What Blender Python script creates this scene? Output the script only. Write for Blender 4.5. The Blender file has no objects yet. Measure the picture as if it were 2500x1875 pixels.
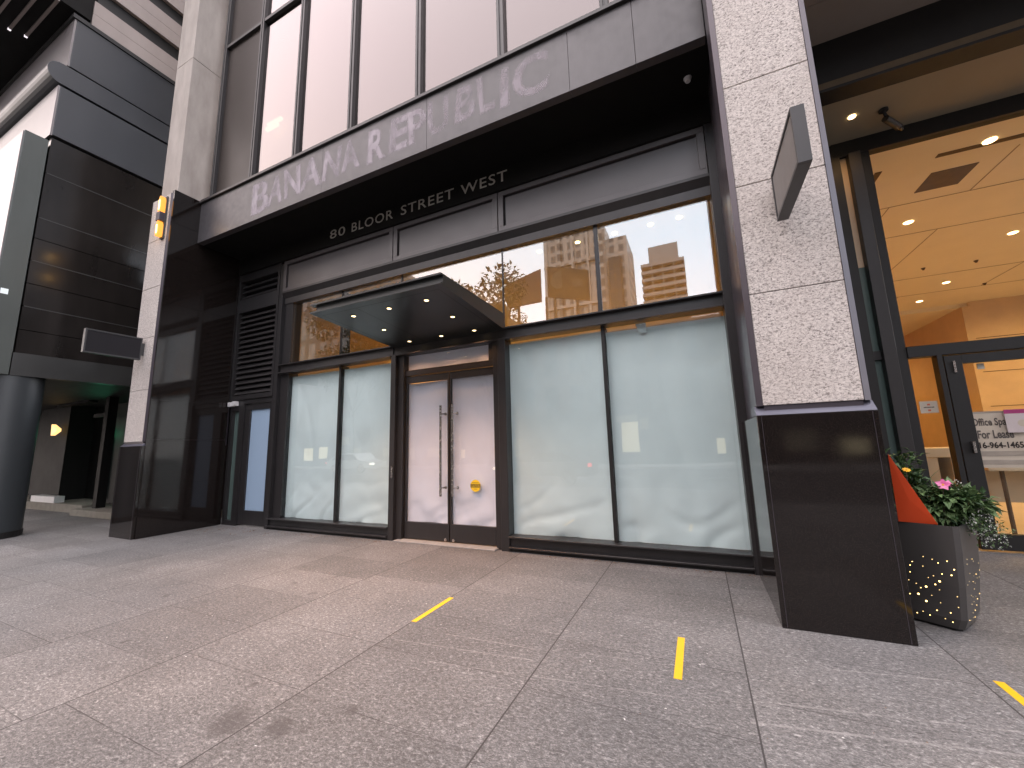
import bpy, bmesh, math, random
from mathutils import Matrix, Vector, noise as mnoise
R = math.radians
random.seed(7)
scene = bpy.context.scene
COL = scene.collection

# ------------------------------------------------------------------ camera
cam = bpy.data.cameras.new("camera")
cam.sensor_fit = 'HORIZONTAL'; cam.sensor_width = 36.0
cam.lens = 36.0 * 967.47 / 2500.0
cam.clip_start = 0.05; cam.clip_end = 2000
camo = bpy.data.objects.new("camera", cam); COL.objects.link(camo)
Rw = Matrix.Rotation(R(24.679), 3, 'Z') @ Matrix.Rotation(R(8.9695), 3, 'X') @ Matrix.Rotation(R(1.604), 3, 'Y')
r_, f_, u_ = Rw.col[0], Rw.col[1], Rw.col[2]
camo.matrix_world = Matrix(((r_[0], u_[0], -f_[0], 0), (r_[1], u_[1], -f_[1], 0), (r_[2], u_[2], -f_[2], 1.5), (0, 0, 0, 1)))
scene.camera = camo
scene.view_settings.view_transform = 'Standard'; scene.view_settings.look = 'None'
scene.view_settings.exposure = 0.13; scene.view_settings.gamma = 1.0
scene.render.engine = 'CYCLES'
scene.cycles.use_denoising = True
scene.cycles.max_bounces = 10; scene.cycles.transparent_max_bounces = 12
scene.cycles.sample_clamp_indirect = 4.0
scene.cycles.caustics_reflective = False; scene.cycles.caustics_refractive = False

# ------------------------------------------------------------------ sky and sun
SUN_EL, SUN_AZ = R(70), R(225)         # azimuth clockwise from +Y
W = bpy.data.worlds.new("World"); scene.world = W; W.use_nodes = True
nt = W.node_tree; nt.nodes.clear()
out = nt.nodes.new('ShaderNodeOutputWorld'); bg = nt.nodes.new('ShaderNodeBackground')
sky = nt.nodes.new('ShaderNodeTexSky'); sky.sky_type = 'NISHITA'; sky.sun_disc = False
sky.sun_elevation = SUN_EL; sky.sun_rotation = SUN_AZ
sky.air_density = 1.0; sky.dust_density = 3.0
tc = nt.nodes.new('ShaderNodeTexCoord'); sx = nt.nodes.new('ShaderNodeSeparateXYZ')
nt.links.new(tc.outputs['Generated'], sx.inputs[0])
def sky_ramp(stops):
    cr = nt.nodes.new('ShaderNodeValToRGB'); nt.links.new(sx.outputs['Z'], cr.inputs[0]); e = cr.color_ramp.elements
    for i, (p_, c_) in enumerate(stops):
        k = e[i] if i < 2 else e.new(p_)
        k.position = p_; k.color = (*c_, 1)
    return cr.outputs[0]
west = sky_ramp(((0.0, (1.5, 1.28, 1.16)), (1.0, (.75, .755, .80)), (.25, (1.25, 1.08, 1.02)), (.45, (1.0, .85, .80)), (.75, (.90, .76, .78))))
east = sky_ramp(((0.0, (.98, .90, .88)), (1.0, (.75, .755, .80)), (.22, (.84, .86, .93)), (.46, (.74, .82, .94)), (.62, (.88, .79, .81)), (.8, (.86, .77, .79))))
wm = nt.nodes.new('ShaderNodeMapRange'); nt.links.new(sx.outputs['X'], wm.inputs[0]); wm.inputs[1].default_value = -.15; wm.inputs[2].default_value = -.70
wx = nt.nodes.new('ShaderNodeMix'); wx.data_type = 'RGBA'; nt.links.new(wm.outputs[0], wx.inputs[0]); nt.links.new(east, wx.inputs[6]); nt.links.new(west, wx.inputs[7])
sc_ = nt.nodes.new('ShaderNodeMix'); sc_.data_type = 'RGBA'; sc_.blend_type = 'MULTIPLY'; sc_.inputs[0].default_value = 1
nt.links.new(wx.outputs[2], sc_.inputs[6]); sc_.inputs[7].default_value = (46, 46, 46, 1)
mx = nt.nodes.new('ShaderNodeMix'); mx.data_type = 'RGBA'; mx.inputs[0].default_value = .85
nt.links.new(sky.outputs[0], mx.inputs[6]); nt.links.new(sc_.outputs[2], mx.inputs[7])
nt.links.new(mx.outputs[2], bg.inputs[0]); bg.inputs[1].default_value = 0.1
nt.links.new(bg.outputs[0], out.inputs[0])
sun = bpy.data.lights.new("sun", 'SUN'); sun.energy = 0.5; sun.angle = R(20); sun.color = (1, .86, .80)
so = bpy.data.objects.new("sun", sun); COL.objects.link(so)
sd = Vector((math.sin(SUN_AZ) * math.cos(SUN_EL), math.cos(SUN_AZ) * math.cos(SUN_EL), math.sin(SUN_EL)))
so.rotation_euler = sd.to_track_quat('Z', 'Y').to_euler(); so.location = (-20, -20, 40)

# ------------------------------------------------------------------ materials
class Mt:
    def __init__(s, name):
        s.m = bpy.data.materials.new(name); s.m.use_nodes = True
        s.nt = s.m.node_tree; s.b = s.nt.nodes['Principled BSDF']; s.o = s.nt.nodes['Material Output']
        s._tc = None
    def n(s, t, **kw):
        d = s.nt.nodes.new('ShaderNode' + t)
        for k, v in kw.items():
            setattr(d, k, v)
        return d
    def l(s, a, b):
        s.nt.links.new(a, b)
    def co(s):
        if not s._tc: s._tc = s.n('TexCoord')
        return s._tc.outputs['Object']
    def v(s, sock, val):
        if isinstance(val, bpy.types.NodeSocket): s.l(val, sock)
        else: sock.default_value = val
    def math(s, op, a, b=None, c=None, clamp=False):
        d = s.n('Math', operation=op, use_clamp=clamp); s.v(d.inputs[0], a)
        if b is not None: s.v(d.inputs[1], b)
        if c is not None: s.v(d.inputs[2], c)
        return d.outputs[0]
    def noise(s, scale, detail=3, rough=.55, vec=None, dist=0):
        d = s.n('TexNoise'); d.inputs['Scale'].default_value = scale; d.inputs['Detail'].default_value = detail
        d.inputs['Roughness'].default_value = rough; d.inputs['Distortion'].default_value = dist
        s.l(vec if vec is not None else s.co(), d.inputs['Vector']); return d.outputs['Fac']
    def map(s, loc=(0, 0, 0), rot=(0, 0, 0), scale=(1, 1, 1)):
        d = s.n('Mapping'); s.l(s.co(), d.inputs['Vector'])
        d.inputs['Location'].default_value = loc; d.inputs['Rotation'].default_value = rot; d.inputs['Scale'].default_value = scale
        return d.outputs[0]
    def ramp(s, fac, stops, interp='LINEAR'):
        d = s.n('ValToRGB'); d.color_ramp.interpolation = interp; s.l(fac, d.inputs[0]); e = d.color_ramp.elements
        while len(e) > 1: e.remove(e[-1])
        for i, (p, c) in enumerate(stops):
            k = e[0] if i == 0 else e.new(p)
            k.position = p; k.color = (c, c, c, 1) if isinstance(c, (int, float)) else (*c, 1)
        return d.outputs[0]
    def mix(s, fac, a, b, blend='MIX'):
        d = s.n('Mix', data_type='RGBA', blend_type=blend); s.v(d.inputs[0], fac)
        for i, q in ((6, a), (7, b)):
            s.v(d.inputs[i], q if isinstance(q, bpy.types.NodeSocket) else (*q, 1) if len(q) == 3 else q)
        return d.outputs[2]
    def bump(s, h, strength=.2, dist=.01):
        d = s.n('Bump'); d.inputs['Strength'].default_value = strength; d.inputs['Distance'].default_value = dist
        s.l(h, d.inputs['Height']); s.l(d.outputs[0], s.b.inputs['Normal']); return d.outputs[0]
    def set(s, col=None, rough=None, metal=None, spec=None, coat=None):
        I = s.b.inputs
        if col is not None: s.v(I['Base Color'], col if isinstance(col, bpy.types.NodeSocket) else (*col, 1))
        if rough is not None: s.v(I['Roughness'], rough)
        if metal is not None: I['Metallic'].default_value = metal
        if spec is not None: I['Specular IOR Level'].default_value = spec
        return s

def dull(name, col, rough=.5, var=.15, scale=6, metal=0, spec=.5, streak=True, bump=0):
    """plain paint / metal / board with slight uneven wear"""
    a = Mt(name)
    v = a.map(scale=(1, 1, .25)) if streak else a.co()
    f = a.noise(scale, 5, .6, v)
    lo = tuple(c * (1 - var) for c in col); hi = tuple(min(1, c * (1 + var)) for c in col)
    a.set(a.ramp(f, ((.2, lo), (.8, hi))), a.ramp(a.noise(scale * 1.7, 2, .5), ((.2, max(0, rough - .03)), (.8, min(1, rough + .05)))), metal, spec)
    if bump: a.bump(a.noise(scale * 20, 3), bump, .004)
    return a.m

def emit(name, col, strength):
    a = Mt(name); a.set((0.02, .02, .02), .5)
    a.b.inputs['Emission Color'].default_value = (*col, 1); a.b.inputs['Emission Strength'].default_value = strength
    return a.m

def glass(name, r0=.16, tint=(1, 1, 1), wav=.0, wscale=.8, rough=0.0, coat=(1, 1, 1)):
    """thin pane: straight-through view plus a mirror part that grows at grazing angles"""
    a = Mt(name); a.nt.nodes.remove(a.b)
    tr = a.n('BsdfTransparent'); tr.inputs[0].default_value = (*tint, 1)
    gl = a.n('BsdfGlossy'); gl.inputs['Roughness'].default_value = rough; gl.inputs[0].default_value = (*coat, 1)
    lw = a.n('LayerWeight'); lw.inputs['Blend'].default_value = .5
    p = a.math('POWER', lw.outputs['Facing'], 4.0)
    f = a.math('MULTIPLY_ADD', p, 1 - r0, r0)
    if wav:
        bp = a.n('Bump'); bp.inputs['Strength'].default_value = 1; bp.inputs['Distance'].default_value = wav
        a.l(a.noise(wscale, 1, .4), bp.inputs['Height']); a.l(bp.outputs[0], gl.inputs['Normal'])
    mx = a.n('MixShader'); a.l(f, mx.inputs[0]); a.l(tr.outputs[0], mx.inputs[1]); a.l(gl.outputs[0], mx.inputs[2])
    a.l(mx.outputs[0], a.o.inputs[0]); return a.m

MAT = {}
MAT['frame'] = dull('frame_paint', (.023, .0215, .0225), .36, .25, 5)
MAT['frame2'] = dull('frame_paint_warm', (.031, .0285, .029), .40, .2, 5)
MAT['black'] = dull('black_paint', (.007, .0065, .0065), .55, .3, 4)
MAT['panel'] = dull('panel_paint', (.080, .071, .073), .38, .08, 2, spec=.7)
MAT['alu'] = dull('anodised_trim', (.070, .061, .074), .32, .10, 4, .3)
MAT['ledge'] = dull('ledge_sky_sheen', (.13, .13, .165), .3, .08, 3, .4)  # paler and bluer than the trim: sky reflection put into the colour
MAT['steel'] = dull('brushed_steel', (.52, .49, .46), .25, .1, 20, 1.0)
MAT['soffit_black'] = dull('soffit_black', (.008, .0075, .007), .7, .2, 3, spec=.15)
MAT['canopy'] = dull('canopy_paint', (.022, .024, .024), .34, .05, 1, streak=False)
MAT['rubber'] = dull('rubber', (.012, .012, .012), .7)
MAT['white_plastic'] = dull('white_plastic', (.7, .7, .7), .4, .05)
MAT['sign_dark'] = dull('sign_paint', (.048, .048, .050), .45, .05, 3)
MAT['sign_face_shaded'] = dull('sign_face_shaded', (.018, .017, .02), .6, .05, 3, spec=.2)  # shaded copy of the sign face, east-side shade put into the colour
MAT['sign_face'] = dull('sign_face', (.20, .19, .185), .55, .10, 5)  # lit copy of the sign face, western skylight put into the colour
MAT['blue_film'] = None

def m_fascia():
    a = Mt('fascia_metal')
    st = a.noise(2.2, 6, .65, a.map(scale=(1.6, 1, .3)))
    bl = a.noise(.7, 3, .5)
    c = a.ramp(st, ((.3, (.056, .052, .055)), (.7, (.076, .070, .075))))
    c = a.mix(a.ramp(bl, ((.4, 0.0), (.75, .35))), c, (.12, .11, .115))
    a.set(c, a.ramp(a.noise(9, 4), ((.3, .34), (.7, .5))), 0, .55)
    return a.m
MAT['fascia'] = m_fascia()

def m_ghost():
    a = Mt('ghost_residue'); a.nt.nodes.remove(a.b)
    d = a.n('BsdfDiffuse'); d.inputs[0].default_value = (.54, .49, .53, 1)
    t = a.n('BsdfTransparent')
    n1 = a.noise(5.5, 3, .6, a.map(rot=(0, .5, 0), scale=(1, 1, .45)))
    n2 = a.noise(1.1, 2, .5, a.map(loc=(3, 0, 0)))
    f = a.math('MULTIPLY', a.ramp(n1, ((.30, .22), (.62, 1.0))), a.ramp(n2, ((.3, .6), (.6, 1.0))))
    att = a.n('Attribute'); att.attribute_name = 'strength'
    f = a.math('MULTIPLY', f, att.outputs['Fac'])
    mx = a.n('MixShader'); a.l(f, mx.inputs[0]); a.l(t.outputs[0], mx.inputs[1]); a.l(d.outputs[0], mx.inputs[2]); a.l(mx.outputs[0], a.o.inputs[0])
    return a.m
MAT['ghost'] = m_ghost()

def m_granite_light():
    a = Mt('flamed_granite')
    w = a.map(scale=(1, 1, 1))
    f = a.noise(46, 4, .66, a.map(rot=(0, .5, 0), scale=(1, 1, 1.6)), .8); g = a.noise(120, 2, .6, a.map(loc=(4, 1, 2)))
    h = a.noise(1.2, 3)
    c = a.ramp(f, ((.33, (.105, .095, .09)), (.42, (.36, .325, .305)), (.50, (.59, .545, .515)), (.66, (.75, .70, .66))))
    c = a.mix(a.ramp(g, ((.30, .75), (.40, 0))), c, (.17, .155, .15))
    c = a.mix(a.ramp(h, ((.3, .32), (.65, 0))), c, (.42, .37, .335))
    c = a.mix(a.ramp(a.noise(2.5, 5, .65, a.map(scale=(5, 5, .35))), ((.55, 0), (.75, .30))), c, (.30, .265, .24))
    a.set(c, .75, 0, .3); a.bump(f, .35, .006); return a.m
MAT['granite'] = m_granite_light()

def m_granite_dark():
    a = Mt('polished_granite')
    f = a.noise(170, 2, .6); g = a.noise(45, 3, .6)
    c = a.ramp(f, ((.42, (.006, .005, .005)), (.60, (.015, .0115, .010)), (.74, (.050, .036, .030))))
    c = a.mix(a.ramp(g, ((.5, 0), (.75, .5))), c, (.022, .014, .012))
    a.set(c, a.ramp(a.noise(3, 4), ((.3, .04), (.7, .10))), 0, .45); return a.m
MAT['granite_dark'] = m_granite_dark()

def m_concrete():
    a = Mt('limestone_cladding')
    f = a.noise(1.5, 6, .62, a.map(scale=(2, 2, .6))); g = a.noise(140, 3)
    c = a.ramp(f, ((.3, (.33, .29, .26)), (.55, (.44, .395, .36)), (.75, (.52, .47, .43))))
    c = a.mix(a.ramp(g, ((.3, .3), (.7, 0))), c, (.3, .27, .25))
    a.set(c, .8, 0, .3); a.bump(g, .15, .003); return a.m
MAT['concrete'] = m_concrete()

def m_pavement():
    a = Mt('granite_paving')
    sp = a.n('SeparateXYZ'); a.l(a.co(), sp.inputs[0]); X, Yy = sp.outputs[0], sp.outputs[1]
    gx = a.math('DIVIDE', a.math('SUBTRACT', X, .15), 1.29); col = a.math('FLOOR', gx)
    fx = a.math('SUBTRACT', gx, col)
    wn = a.n('TexWhiteNoise', noise_dimensions='1D'); a.l(col, wn.inputs['W'])
    gy = a.math('DIVIDE', a.math('ADD', Yy, a.math('MULTIPLY', wn.outputs[0], .66)), .66); row = a.math('FLOOR', gy)
    fy = a.math('SUBTRACT', gy, row)
    dx = a.math('MULTIPLY', a.math('MINIMUM', fx, a.math('SUBTRACT', 1.0, fx)), 1.29)
    dy = a.math('MULTIPLY', a.math('MINIMUM', fy, a.math('SUBTRACT', 1.0, fy)), .66)
    wob = a.math('MULTIPLY', a.noise(30, 2), .004)
    jx = a.math('LESS_THAN', dx, a.math('ADD', wob, .0030)); jy = a.math('LESS_THAN', dy, a.math('ADD', wob, .0012))
    # slab tone
    cb = a.n('CombineXYZ'); a.l(col, cb.inputs[0]); a.l(row, cb.inputs[1])
    w2 = a.n('TexWhiteNoise', noise_dimensions='3D'); a.l(cb.outputs[0], w2.inputs['Vector'])
    # flecks, slightly drawn out
    vd = a.map(rot=(0, 0, R(-12)), scale=(1, 1.7, 1))
    f1 = a.noise(36, 5, .72, vd, .7); f2 = a.noise(90, 3, .7, vd); f3 = a.noise(1.3, 5, .6); f4 = a.noise(.45, 3, .5)
    c = a.ramp(f1, ((.31, (.058, .0575, .057)), (.46, (.122, .1195, .118)), (.57, (.188, .184, .182)), (.68, (.40, .392, .385))))
    c = a.mix(a.ramp(f2, ((.55, 0), (.72, .8))), c, (.42, .40, .40))
    c = a.mix(a.ramp(f2, ((.28, .8), (.42, 0))), c, (.06, .056, .058))
    c = a.mix(.9, c, a.ramp(w2.outputs[0], ((0, .84), (1, 1.14))), 'MULTIPLY')
    c = a.mix(.9, c, a.ramp(f3, ((.3, .80), (.7, 1.16))), 'MULTIPLY')
    c = a.mix(.8, c, a.ramp(f4, ((.3, (.90, .92, .95)), (.7, (1.1, 1.06, 1.03)))), 'MULTIPLY')
    # stains
    wv = a.n('TexNoise'); wv.inputs['Scale'].default_value = 9; wv.inputs['Detail'].default_value = 4; a.l(a.co(), wv.inputs['Vector'])
    va = a.n('VectorMath', operation='MULTIPLY_ADD'); a.l(wv.outputs['Color'], va.inputs[0]); va.inputs[1].default_value = (.14, .14, 0); a.l(a.co(), va.inputs[2])
    tot = None
    for (x, y, r, k) in ((-2.55, 1.59, .15, .6), (-2.62, 1.68, .10, .4), (-2.24, 1.69, .10, .55), (-2.0, 1.95, .05, .5), (-2.80, 1.88, .045, .55), (-4.26, 1.43, .06, .35), (-4.05, 1.6, .06, .35), (-3.63, 3.45, .04, .5), (-2.09, 1.73, .05, .3), (-3.3, 2.2, .04, .4), (-1.2, 1.5, .05, .35), (-.8, 1.35, .06, .35), (-3.9, 3.2, .05, .4), (-4.4, 3.4, .04, .4), (-4.9, 3.9, .05, .35), (-5.4, 2.6, .05, .4), (-3.1, 3.5, .03, .5)):
        dd = a.n('VectorMath', operation='DISTANCE'); a.l(va.outputs[0], dd.inputs[0]); dd.inputs[1].default_value = (x + .07, y + .07, 0)
        mr = a.n('MapRange', clamp=True); a.l(dd.outputs['Value'], mr.inputs[0]); mr.inputs[1].default_value = r * .45; mr.inputs[2].default_value = r; mr.inputs[3].default_value = k; mr.inputs[4].default_value = 0
        tot = mr.outputs[0] if tot is None else a.math('MAXIMUM', tot, mr.outputs[0])
    vo = a.n('TexVoronoi'); vo.inputs['Scale'].default_value = 2.3; a.l(va.outputs[0], vo.inputs['Vector'])
    gum = a.ramp(vo.outputs['Distance'], ((.030, .6), (.065, 0)))
    tot = a.math('MAXIMUM', tot, gum)
    c = a.mix(tot, c, (.06, .053, .052))
    # old pale scratches
    sc = None
    for (x0, y0, x1, y1, w) in ((.60, 3.45, 1.30, 3.57, .006), (.15, 2.90, 1.40, 3.13, .007), (.12, 2.69, 1.30, 2.92, .009), (-1.0, 3.05, -.54, 3.10, .004), (-2.01, 2.95, -1.2, 2.995, .006), (-2.35, 2.72, -1.2, 2.84, .005), (-1.9, 2.55, -.2, 2.78, .004)):
        L = math.hypot(x1 - x0, y1 - y0); ux, uy = (x1 - x0) / L, (y1 - y0) / L
        al = a.math('ADD', a.math('MULTIPLY', a.math('SUBTRACT', X, x0), ux), a.math('MULTIPLY', a.math('SUBTRACT', Yy, y0), uy))
        pe = a.math('ABSOLUTE', a.math('SUBTRACT', a.math('MULTIPLY', a.math('SUBTRACT', X, x0), uy), a.math('MULTIPLY', a.math('SUBTRACT', Yy, y0), ux)))
        m = a.math('MULTIPLY', a.math('LESS_THAN', pe, w), a.math('MULTIPLY', a.math('GREATER_THAN', al, 0.0), a.math('LESS_THAN', al, L)))
        sc = m if sc is None else a.math('MAXIMUM', sc, m)
    sc = a.math('MULTIPLY', sc, a.ramp(a.noise(8, 4, .7), ((.35, .06), (.65, .5))))
    c = a.mix(sc, c, (.42, .40, .39))
    j = a.math('MAXIMUM', jx, a.math('MULTIPLY', jy, a.ramp(a.noise(3, 2), ((.35, .25), (.6, .85)))))
    c = a.mix(a.math('MULTIPLY', j, .93), c, (.045, .04, .04))
    a.set(c, a.ramp(f1, ((.3, .62), (.7, .8))), 0, .35)
    hh = a.math('SUBTRACT', a.math('MULTIPLY', f1, .4), j)
    a.bump(hh, .5, .004)
    return a.m
MAT['pavement'] = m_pavement()
MAT['asphalt'] = dull('asphalt', (.05, .05, .052), .85, .25, 3, streak=False, bump=.3)
MAT['kerb'] = dull('kerb_granite', (.3, .29, .28), .8, .2, 12, streak=False)
MAT['g_shop'] = glass('shop_glass', .130, (.95, .985, .97), .0005, .6)
MAT['g_low'] = glass('display_glass', .06, (.945, .995, .995), .004, .8)
MAT['g_door'] = glass('door_glass', .05, (.97, .98, 1.0), .003, .9)
MAT['g_up'] = glass('curtain_wall_glass', .122, (.35, .34, .33), .006, .35, .02, (1, .935, .925))
MAT['dark_reflection'] = dull('brown_reflection_glass', (.040, .032, .028), .3, .06, 1.2, spec=.15)  # dark reflection of the neighbour painted as opaque brown on the leftmost panes
MAT['g_lobby'] = glass('lobby_glass', .014, (1, .985, .95), .002, .8)

def m_paper(name, col, warm=0):
    a = Mt(name)
    f = a.noise(2.3, 4, .6)
    c = a.ramp(f, ((.3, tuple(x * .93 for x in col)), (.7, col)))
    a.set(c, .7, 0, .25)
    return a.m
MAT['paper'] = m_paper('window_paper', (.93, .935, .94))
MAT['paper_door'] = m_paper('door_paper', (.90, .91, .95))
MAT['frost_blue'] = dull('frosted_blue_glass', (.33, .45, .60), .35, .02, .6, streak=False)
MAT['opaque_teal'] = dull('opaque_teal_glass', (.10, .145, .135), .2, .08, 2)
MAT['opaque_teal2'] = dull('frosted_pale_teal', (.34, .40, .38), .3, .08, 2)
MAT['tan_wall'] = dull('tan_wall', (.55, .40, .22), .7, .06, 2)
MAT['shop_ceiling'] = dull('shop_ceiling', (.6, .55, .48), .8, .05, 2)
MAT['shop_floor'] = dull('shop_floor', (.35, .3, .25), .6, .1, 2)
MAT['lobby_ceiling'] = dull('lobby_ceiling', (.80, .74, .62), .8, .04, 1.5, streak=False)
MAT['lobby_wall'] = dull('lobby_travertine', (.66, .50, .34), .5, .10, 1.6, streak=False)
MAT['lobby_wood'] = dull('lobby_wood', (.62, .36, .12), .4, .12, 2)
MAT['lobby_floor'] = dull('lobby_floor', (.62, .55, .45), .3, .08, 1.5, streak=False)
MAT['cream'] = dull('cream_panel', (.72, .64, .5), .5, .06, 3)
MAT['groove'] = dull('shadow_gap', (.12, .085, .05), .8)
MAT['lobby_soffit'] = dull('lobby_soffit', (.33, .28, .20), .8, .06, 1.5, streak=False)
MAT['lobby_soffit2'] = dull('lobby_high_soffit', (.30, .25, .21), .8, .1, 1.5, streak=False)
MAT['nb_panel'] = dull('neighbour_panel', (.040, .043, .049), .36, .12, 1.2)
MAT['nb_wall'] = dull('neighbour_granite', (.014, .012, .011), .16, .35, 3, spec=.35)
MAT['nb_band'] = dull('neighbour_band', (.030, .030, .029), .35, .2, 3)
MAT['nb_front'] = dull('neighbour_front', (.20, .18, .18), .32, .06, .5, spec=.8)
MAT['nb_green'] = dull('neighbour_side_panel', (.060, .068, .062), .35, .2, 2)
MAT['nb_louvre'] = dull('neighbour_upper_cladding', (.30, .255, .235), .6, .12, 2)
MAT['nb_col'] = dull('column_paint', (.032, .037, .041), .45, .15, 2)
MAT['arcade_dark'] = dull('arcade_dark', (.012, .0115, .011), .7, .2, 2, spec=.2)
MAT['stone_step'] = dull('step_stone', (.22, .205, .17), .8, .2, 5, streak=False)
MAT['teal_glow'] = emit('green_lit_glass', (.0, .16, .12), .35)
MAT['yellow'] = dull('yellow_tape', (.80, .47, .015), .5, .06, 20)
MAT['sticker_y'] = dull('sticker_yellow', (.80, .55, .02), .4, .03, 10)
MAT['ink'] = dull('ink', (.03, .025, .03), .6)
MAT['ink_grey'] = dull('ink_grey', (.12, .11, .12), .6)
MAT['ink_brown'] = dull('ink_brown', (.10, .06, .01), .6)
MAT['ink_red'] = dull('ink_red', (.6, .16, .10), .6)
MAT['sheet'] = dull('printed_sheet', (.62, .58, .55), .6, .03, 3)
MAT['sheet_lilac'] = dull('lilac_sheet', (.66, .62, .72), .6, .03, 3)
MAT['magenta'] = dull('magenta_band', (.42, .05, .24), .6)
MAT['orange'] = dull('orange_fabric', (.75, .075, .012), .55, .12, 4)
MAT['planter'] = dull('planter_metal', (.095, .090, .088), .32, .05, 1.5, .4)
MAT['soil'] = dull('soil', (.03, .022, .016), .95)
MAT['downlight'] = emit('downlight_lens', (1, .74, .38), 5)
MAT['lobby_lamp'] = emit('lobby_lamp_lens', (1, .70, .34), 9)
MAT['fairy'] = emit('planter_light', (1, .66, .22), 7)
MAT['sconce'] = emit('sconce_glass', (1, .36, .04), 1.5); MAT['sconce_core'] = emit('sconce_core', (1, .72, .25), 5)
MAT['dark_lens'] = dull('dark_glass_lens', (.01, .01, .01), .1)
MAT['bark'] = dull('bark', (.09, .07, .055), .9, .3, 12)
MAT['litter'] = dull('dry_leaf', (.22, .12, .06), .8, .4, 30)
MAT['litter_w'] = dull('paper_scrap', (.7, .7, .68), .8)

def m_leaf(name, c0, c1, rough=.5):
    a = Mt(name); oi = a.n('Attribute'); oi.attribute_name = 'tone'
    a.set(a.ramp(oi.outputs['Fac'], ((0, c0), (1, c1))), rough, 0, .4); return a.m
MAT['leaf'] = m_leaf('leaf_green', (.03, .07, .026), (.15, .24, .095))
MAT['leaf_tree'] = m_leaf('tree_leaf', (.018, .030, .012), (.06, .075, .025))
MAT['petal_pink'] = m_leaf('petal_pink', (.70, .12, .36), (.85, .28, .52))
MAT['petal_white'] = m_leaf('petal_white', (.45, .5, .45), (.8, .8, .78))
MAT['petal_yellow'] = m_leaf('petal_yellow', (.75, .36, .02), (.9, .55, .04))

# ------------------------------------------------------------------ mesh helpers
class MB:
    def __init__(s): s.v = []; s.f = []; s.fm = []; s.tone = None; s.smooth = False
    def add(s, vs, fs, m=0):
        o = len(s.v); s.v += [tuple(p) for p in vs]; s.f += [[i + o for i in f] for f in fs]; s.fm += [m] * len(fs)
        return s
    def box(s, x0, x1, y0, y1, z0, z1, m=0, bev=0):
        if bev > 0:
            bm = bmesh.new(); bmesh.ops.create_cube(bm, size=1)
            for v in bm.verts: v.co = Vector(((x0 + x1) / 2 + v.co.x * (x1 - x0), (y0 + y1) / 2 + v.co.y * (y1 - y0), (z0 + z1) / 2 + v.co.z * (z1 - z0)))
            bmesh.ops.bevel(bm, geom=bm.edges[:], offset=bev, segments=1, affect='EDGES', profile=.5)
            bm.verts.index_update(); s.add([v.co[:] for v in bm.verts], [[v.index for v in f.verts] for f in bm.faces], m); bm.free(); return s
        return s.add([(x0, y0, z0), (x1, y0, z0), (x1, y1, z0), (x0, y1, z0), (x0, y0, z1), (x1, y0, z1), (x1, y1, z1), (x0, y1, z1)],
                     [(0, 3, 2, 1), (4, 5, 6, 7), (0, 1, 5, 4), (1, 2, 6, 5), (2, 3, 7, 6), (3, 0, 4, 7)], m)
    def prism(s, prof, axis, a, b, m=0):
        """closed profile extruded along an axis: 'x' profile is (y,z), 'y' is (x,z), 'z' is (x,y)"""
        def P(p, t): return {'x': (t, p[0], p[1]), 'y': (p[0], t, p[1]), 'z': (p[0], p[1], t)}[axis]
        n = len(prof); vs = [P(p, a) for p in prof] + [P(p, b) for p in prof]
        fs = [list(range(n))[::-1], list(range(n, 2 * n))] + [(i, (i + 1) % n, n + (i + 1) % n, n + i) for i in range(n)]
        return s.add(vs, fs, m)
    def cyl(s, p0, p1, r0, r1=None, n=16, m=0, caps=True):
        r1 = r0 if r1 is None else r1; p0, p1 = Vector(p0), Vector(p1); d = (p1 - p0).normalized()
        u = d.orthogonal().normalized(); w = d.cross(u)
        vs = []
        for p, r in ((p0, r0), (p1, r1)):
            vs += [tuple(p + (u * math.cos(2 * math.pi * i / n) + w * math.sin(2 * math.pi * i / n)) * r) for i in range(n)]
        fs = [(i, (i + 1) % n, n + (i + 1) % n, n + i) for i in range(n)]
        if caps: fs += [list(range(n))[::-1], list(range(n, 2 * n))]
        return s.add(vs, fs, m)
    def quad(s, *pts): return s.add(pts, [list(range(len(pts)))])
    def make(s, name, mats, off=(0, 0, 0)):
        me = bpy.data.meshes.new(name)
        me.from_pydata([(x - off[0], y - off[1], z - off[2]) for x, y, z in s.v], [], s.f)
        for m in (mats if isinstance(mats, (list, tuple)) else [mats]): me.materials.append(MAT[m] if isinstance(m, str) else m)
        for p, k in zip(me.polygons, s.fm): p.material_index = k
        bm = bmesh.new(); bm.from_mesh(me); bmesh.ops.recalc_face_normals(bm, faces=bm.faces) if s.smooth != 'raw' else None; bm.to_mesh(me); bm.free()
        if s.smooth is True:
            for p in me.polygons: p.use_smooth = True
        if s.tone:
            at = me.attributes.new('tone', 'FLOAT', 'POINT')
            for i, t in enumerate(s.tone): at.data[i].value = t
        me.update(); return me

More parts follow.
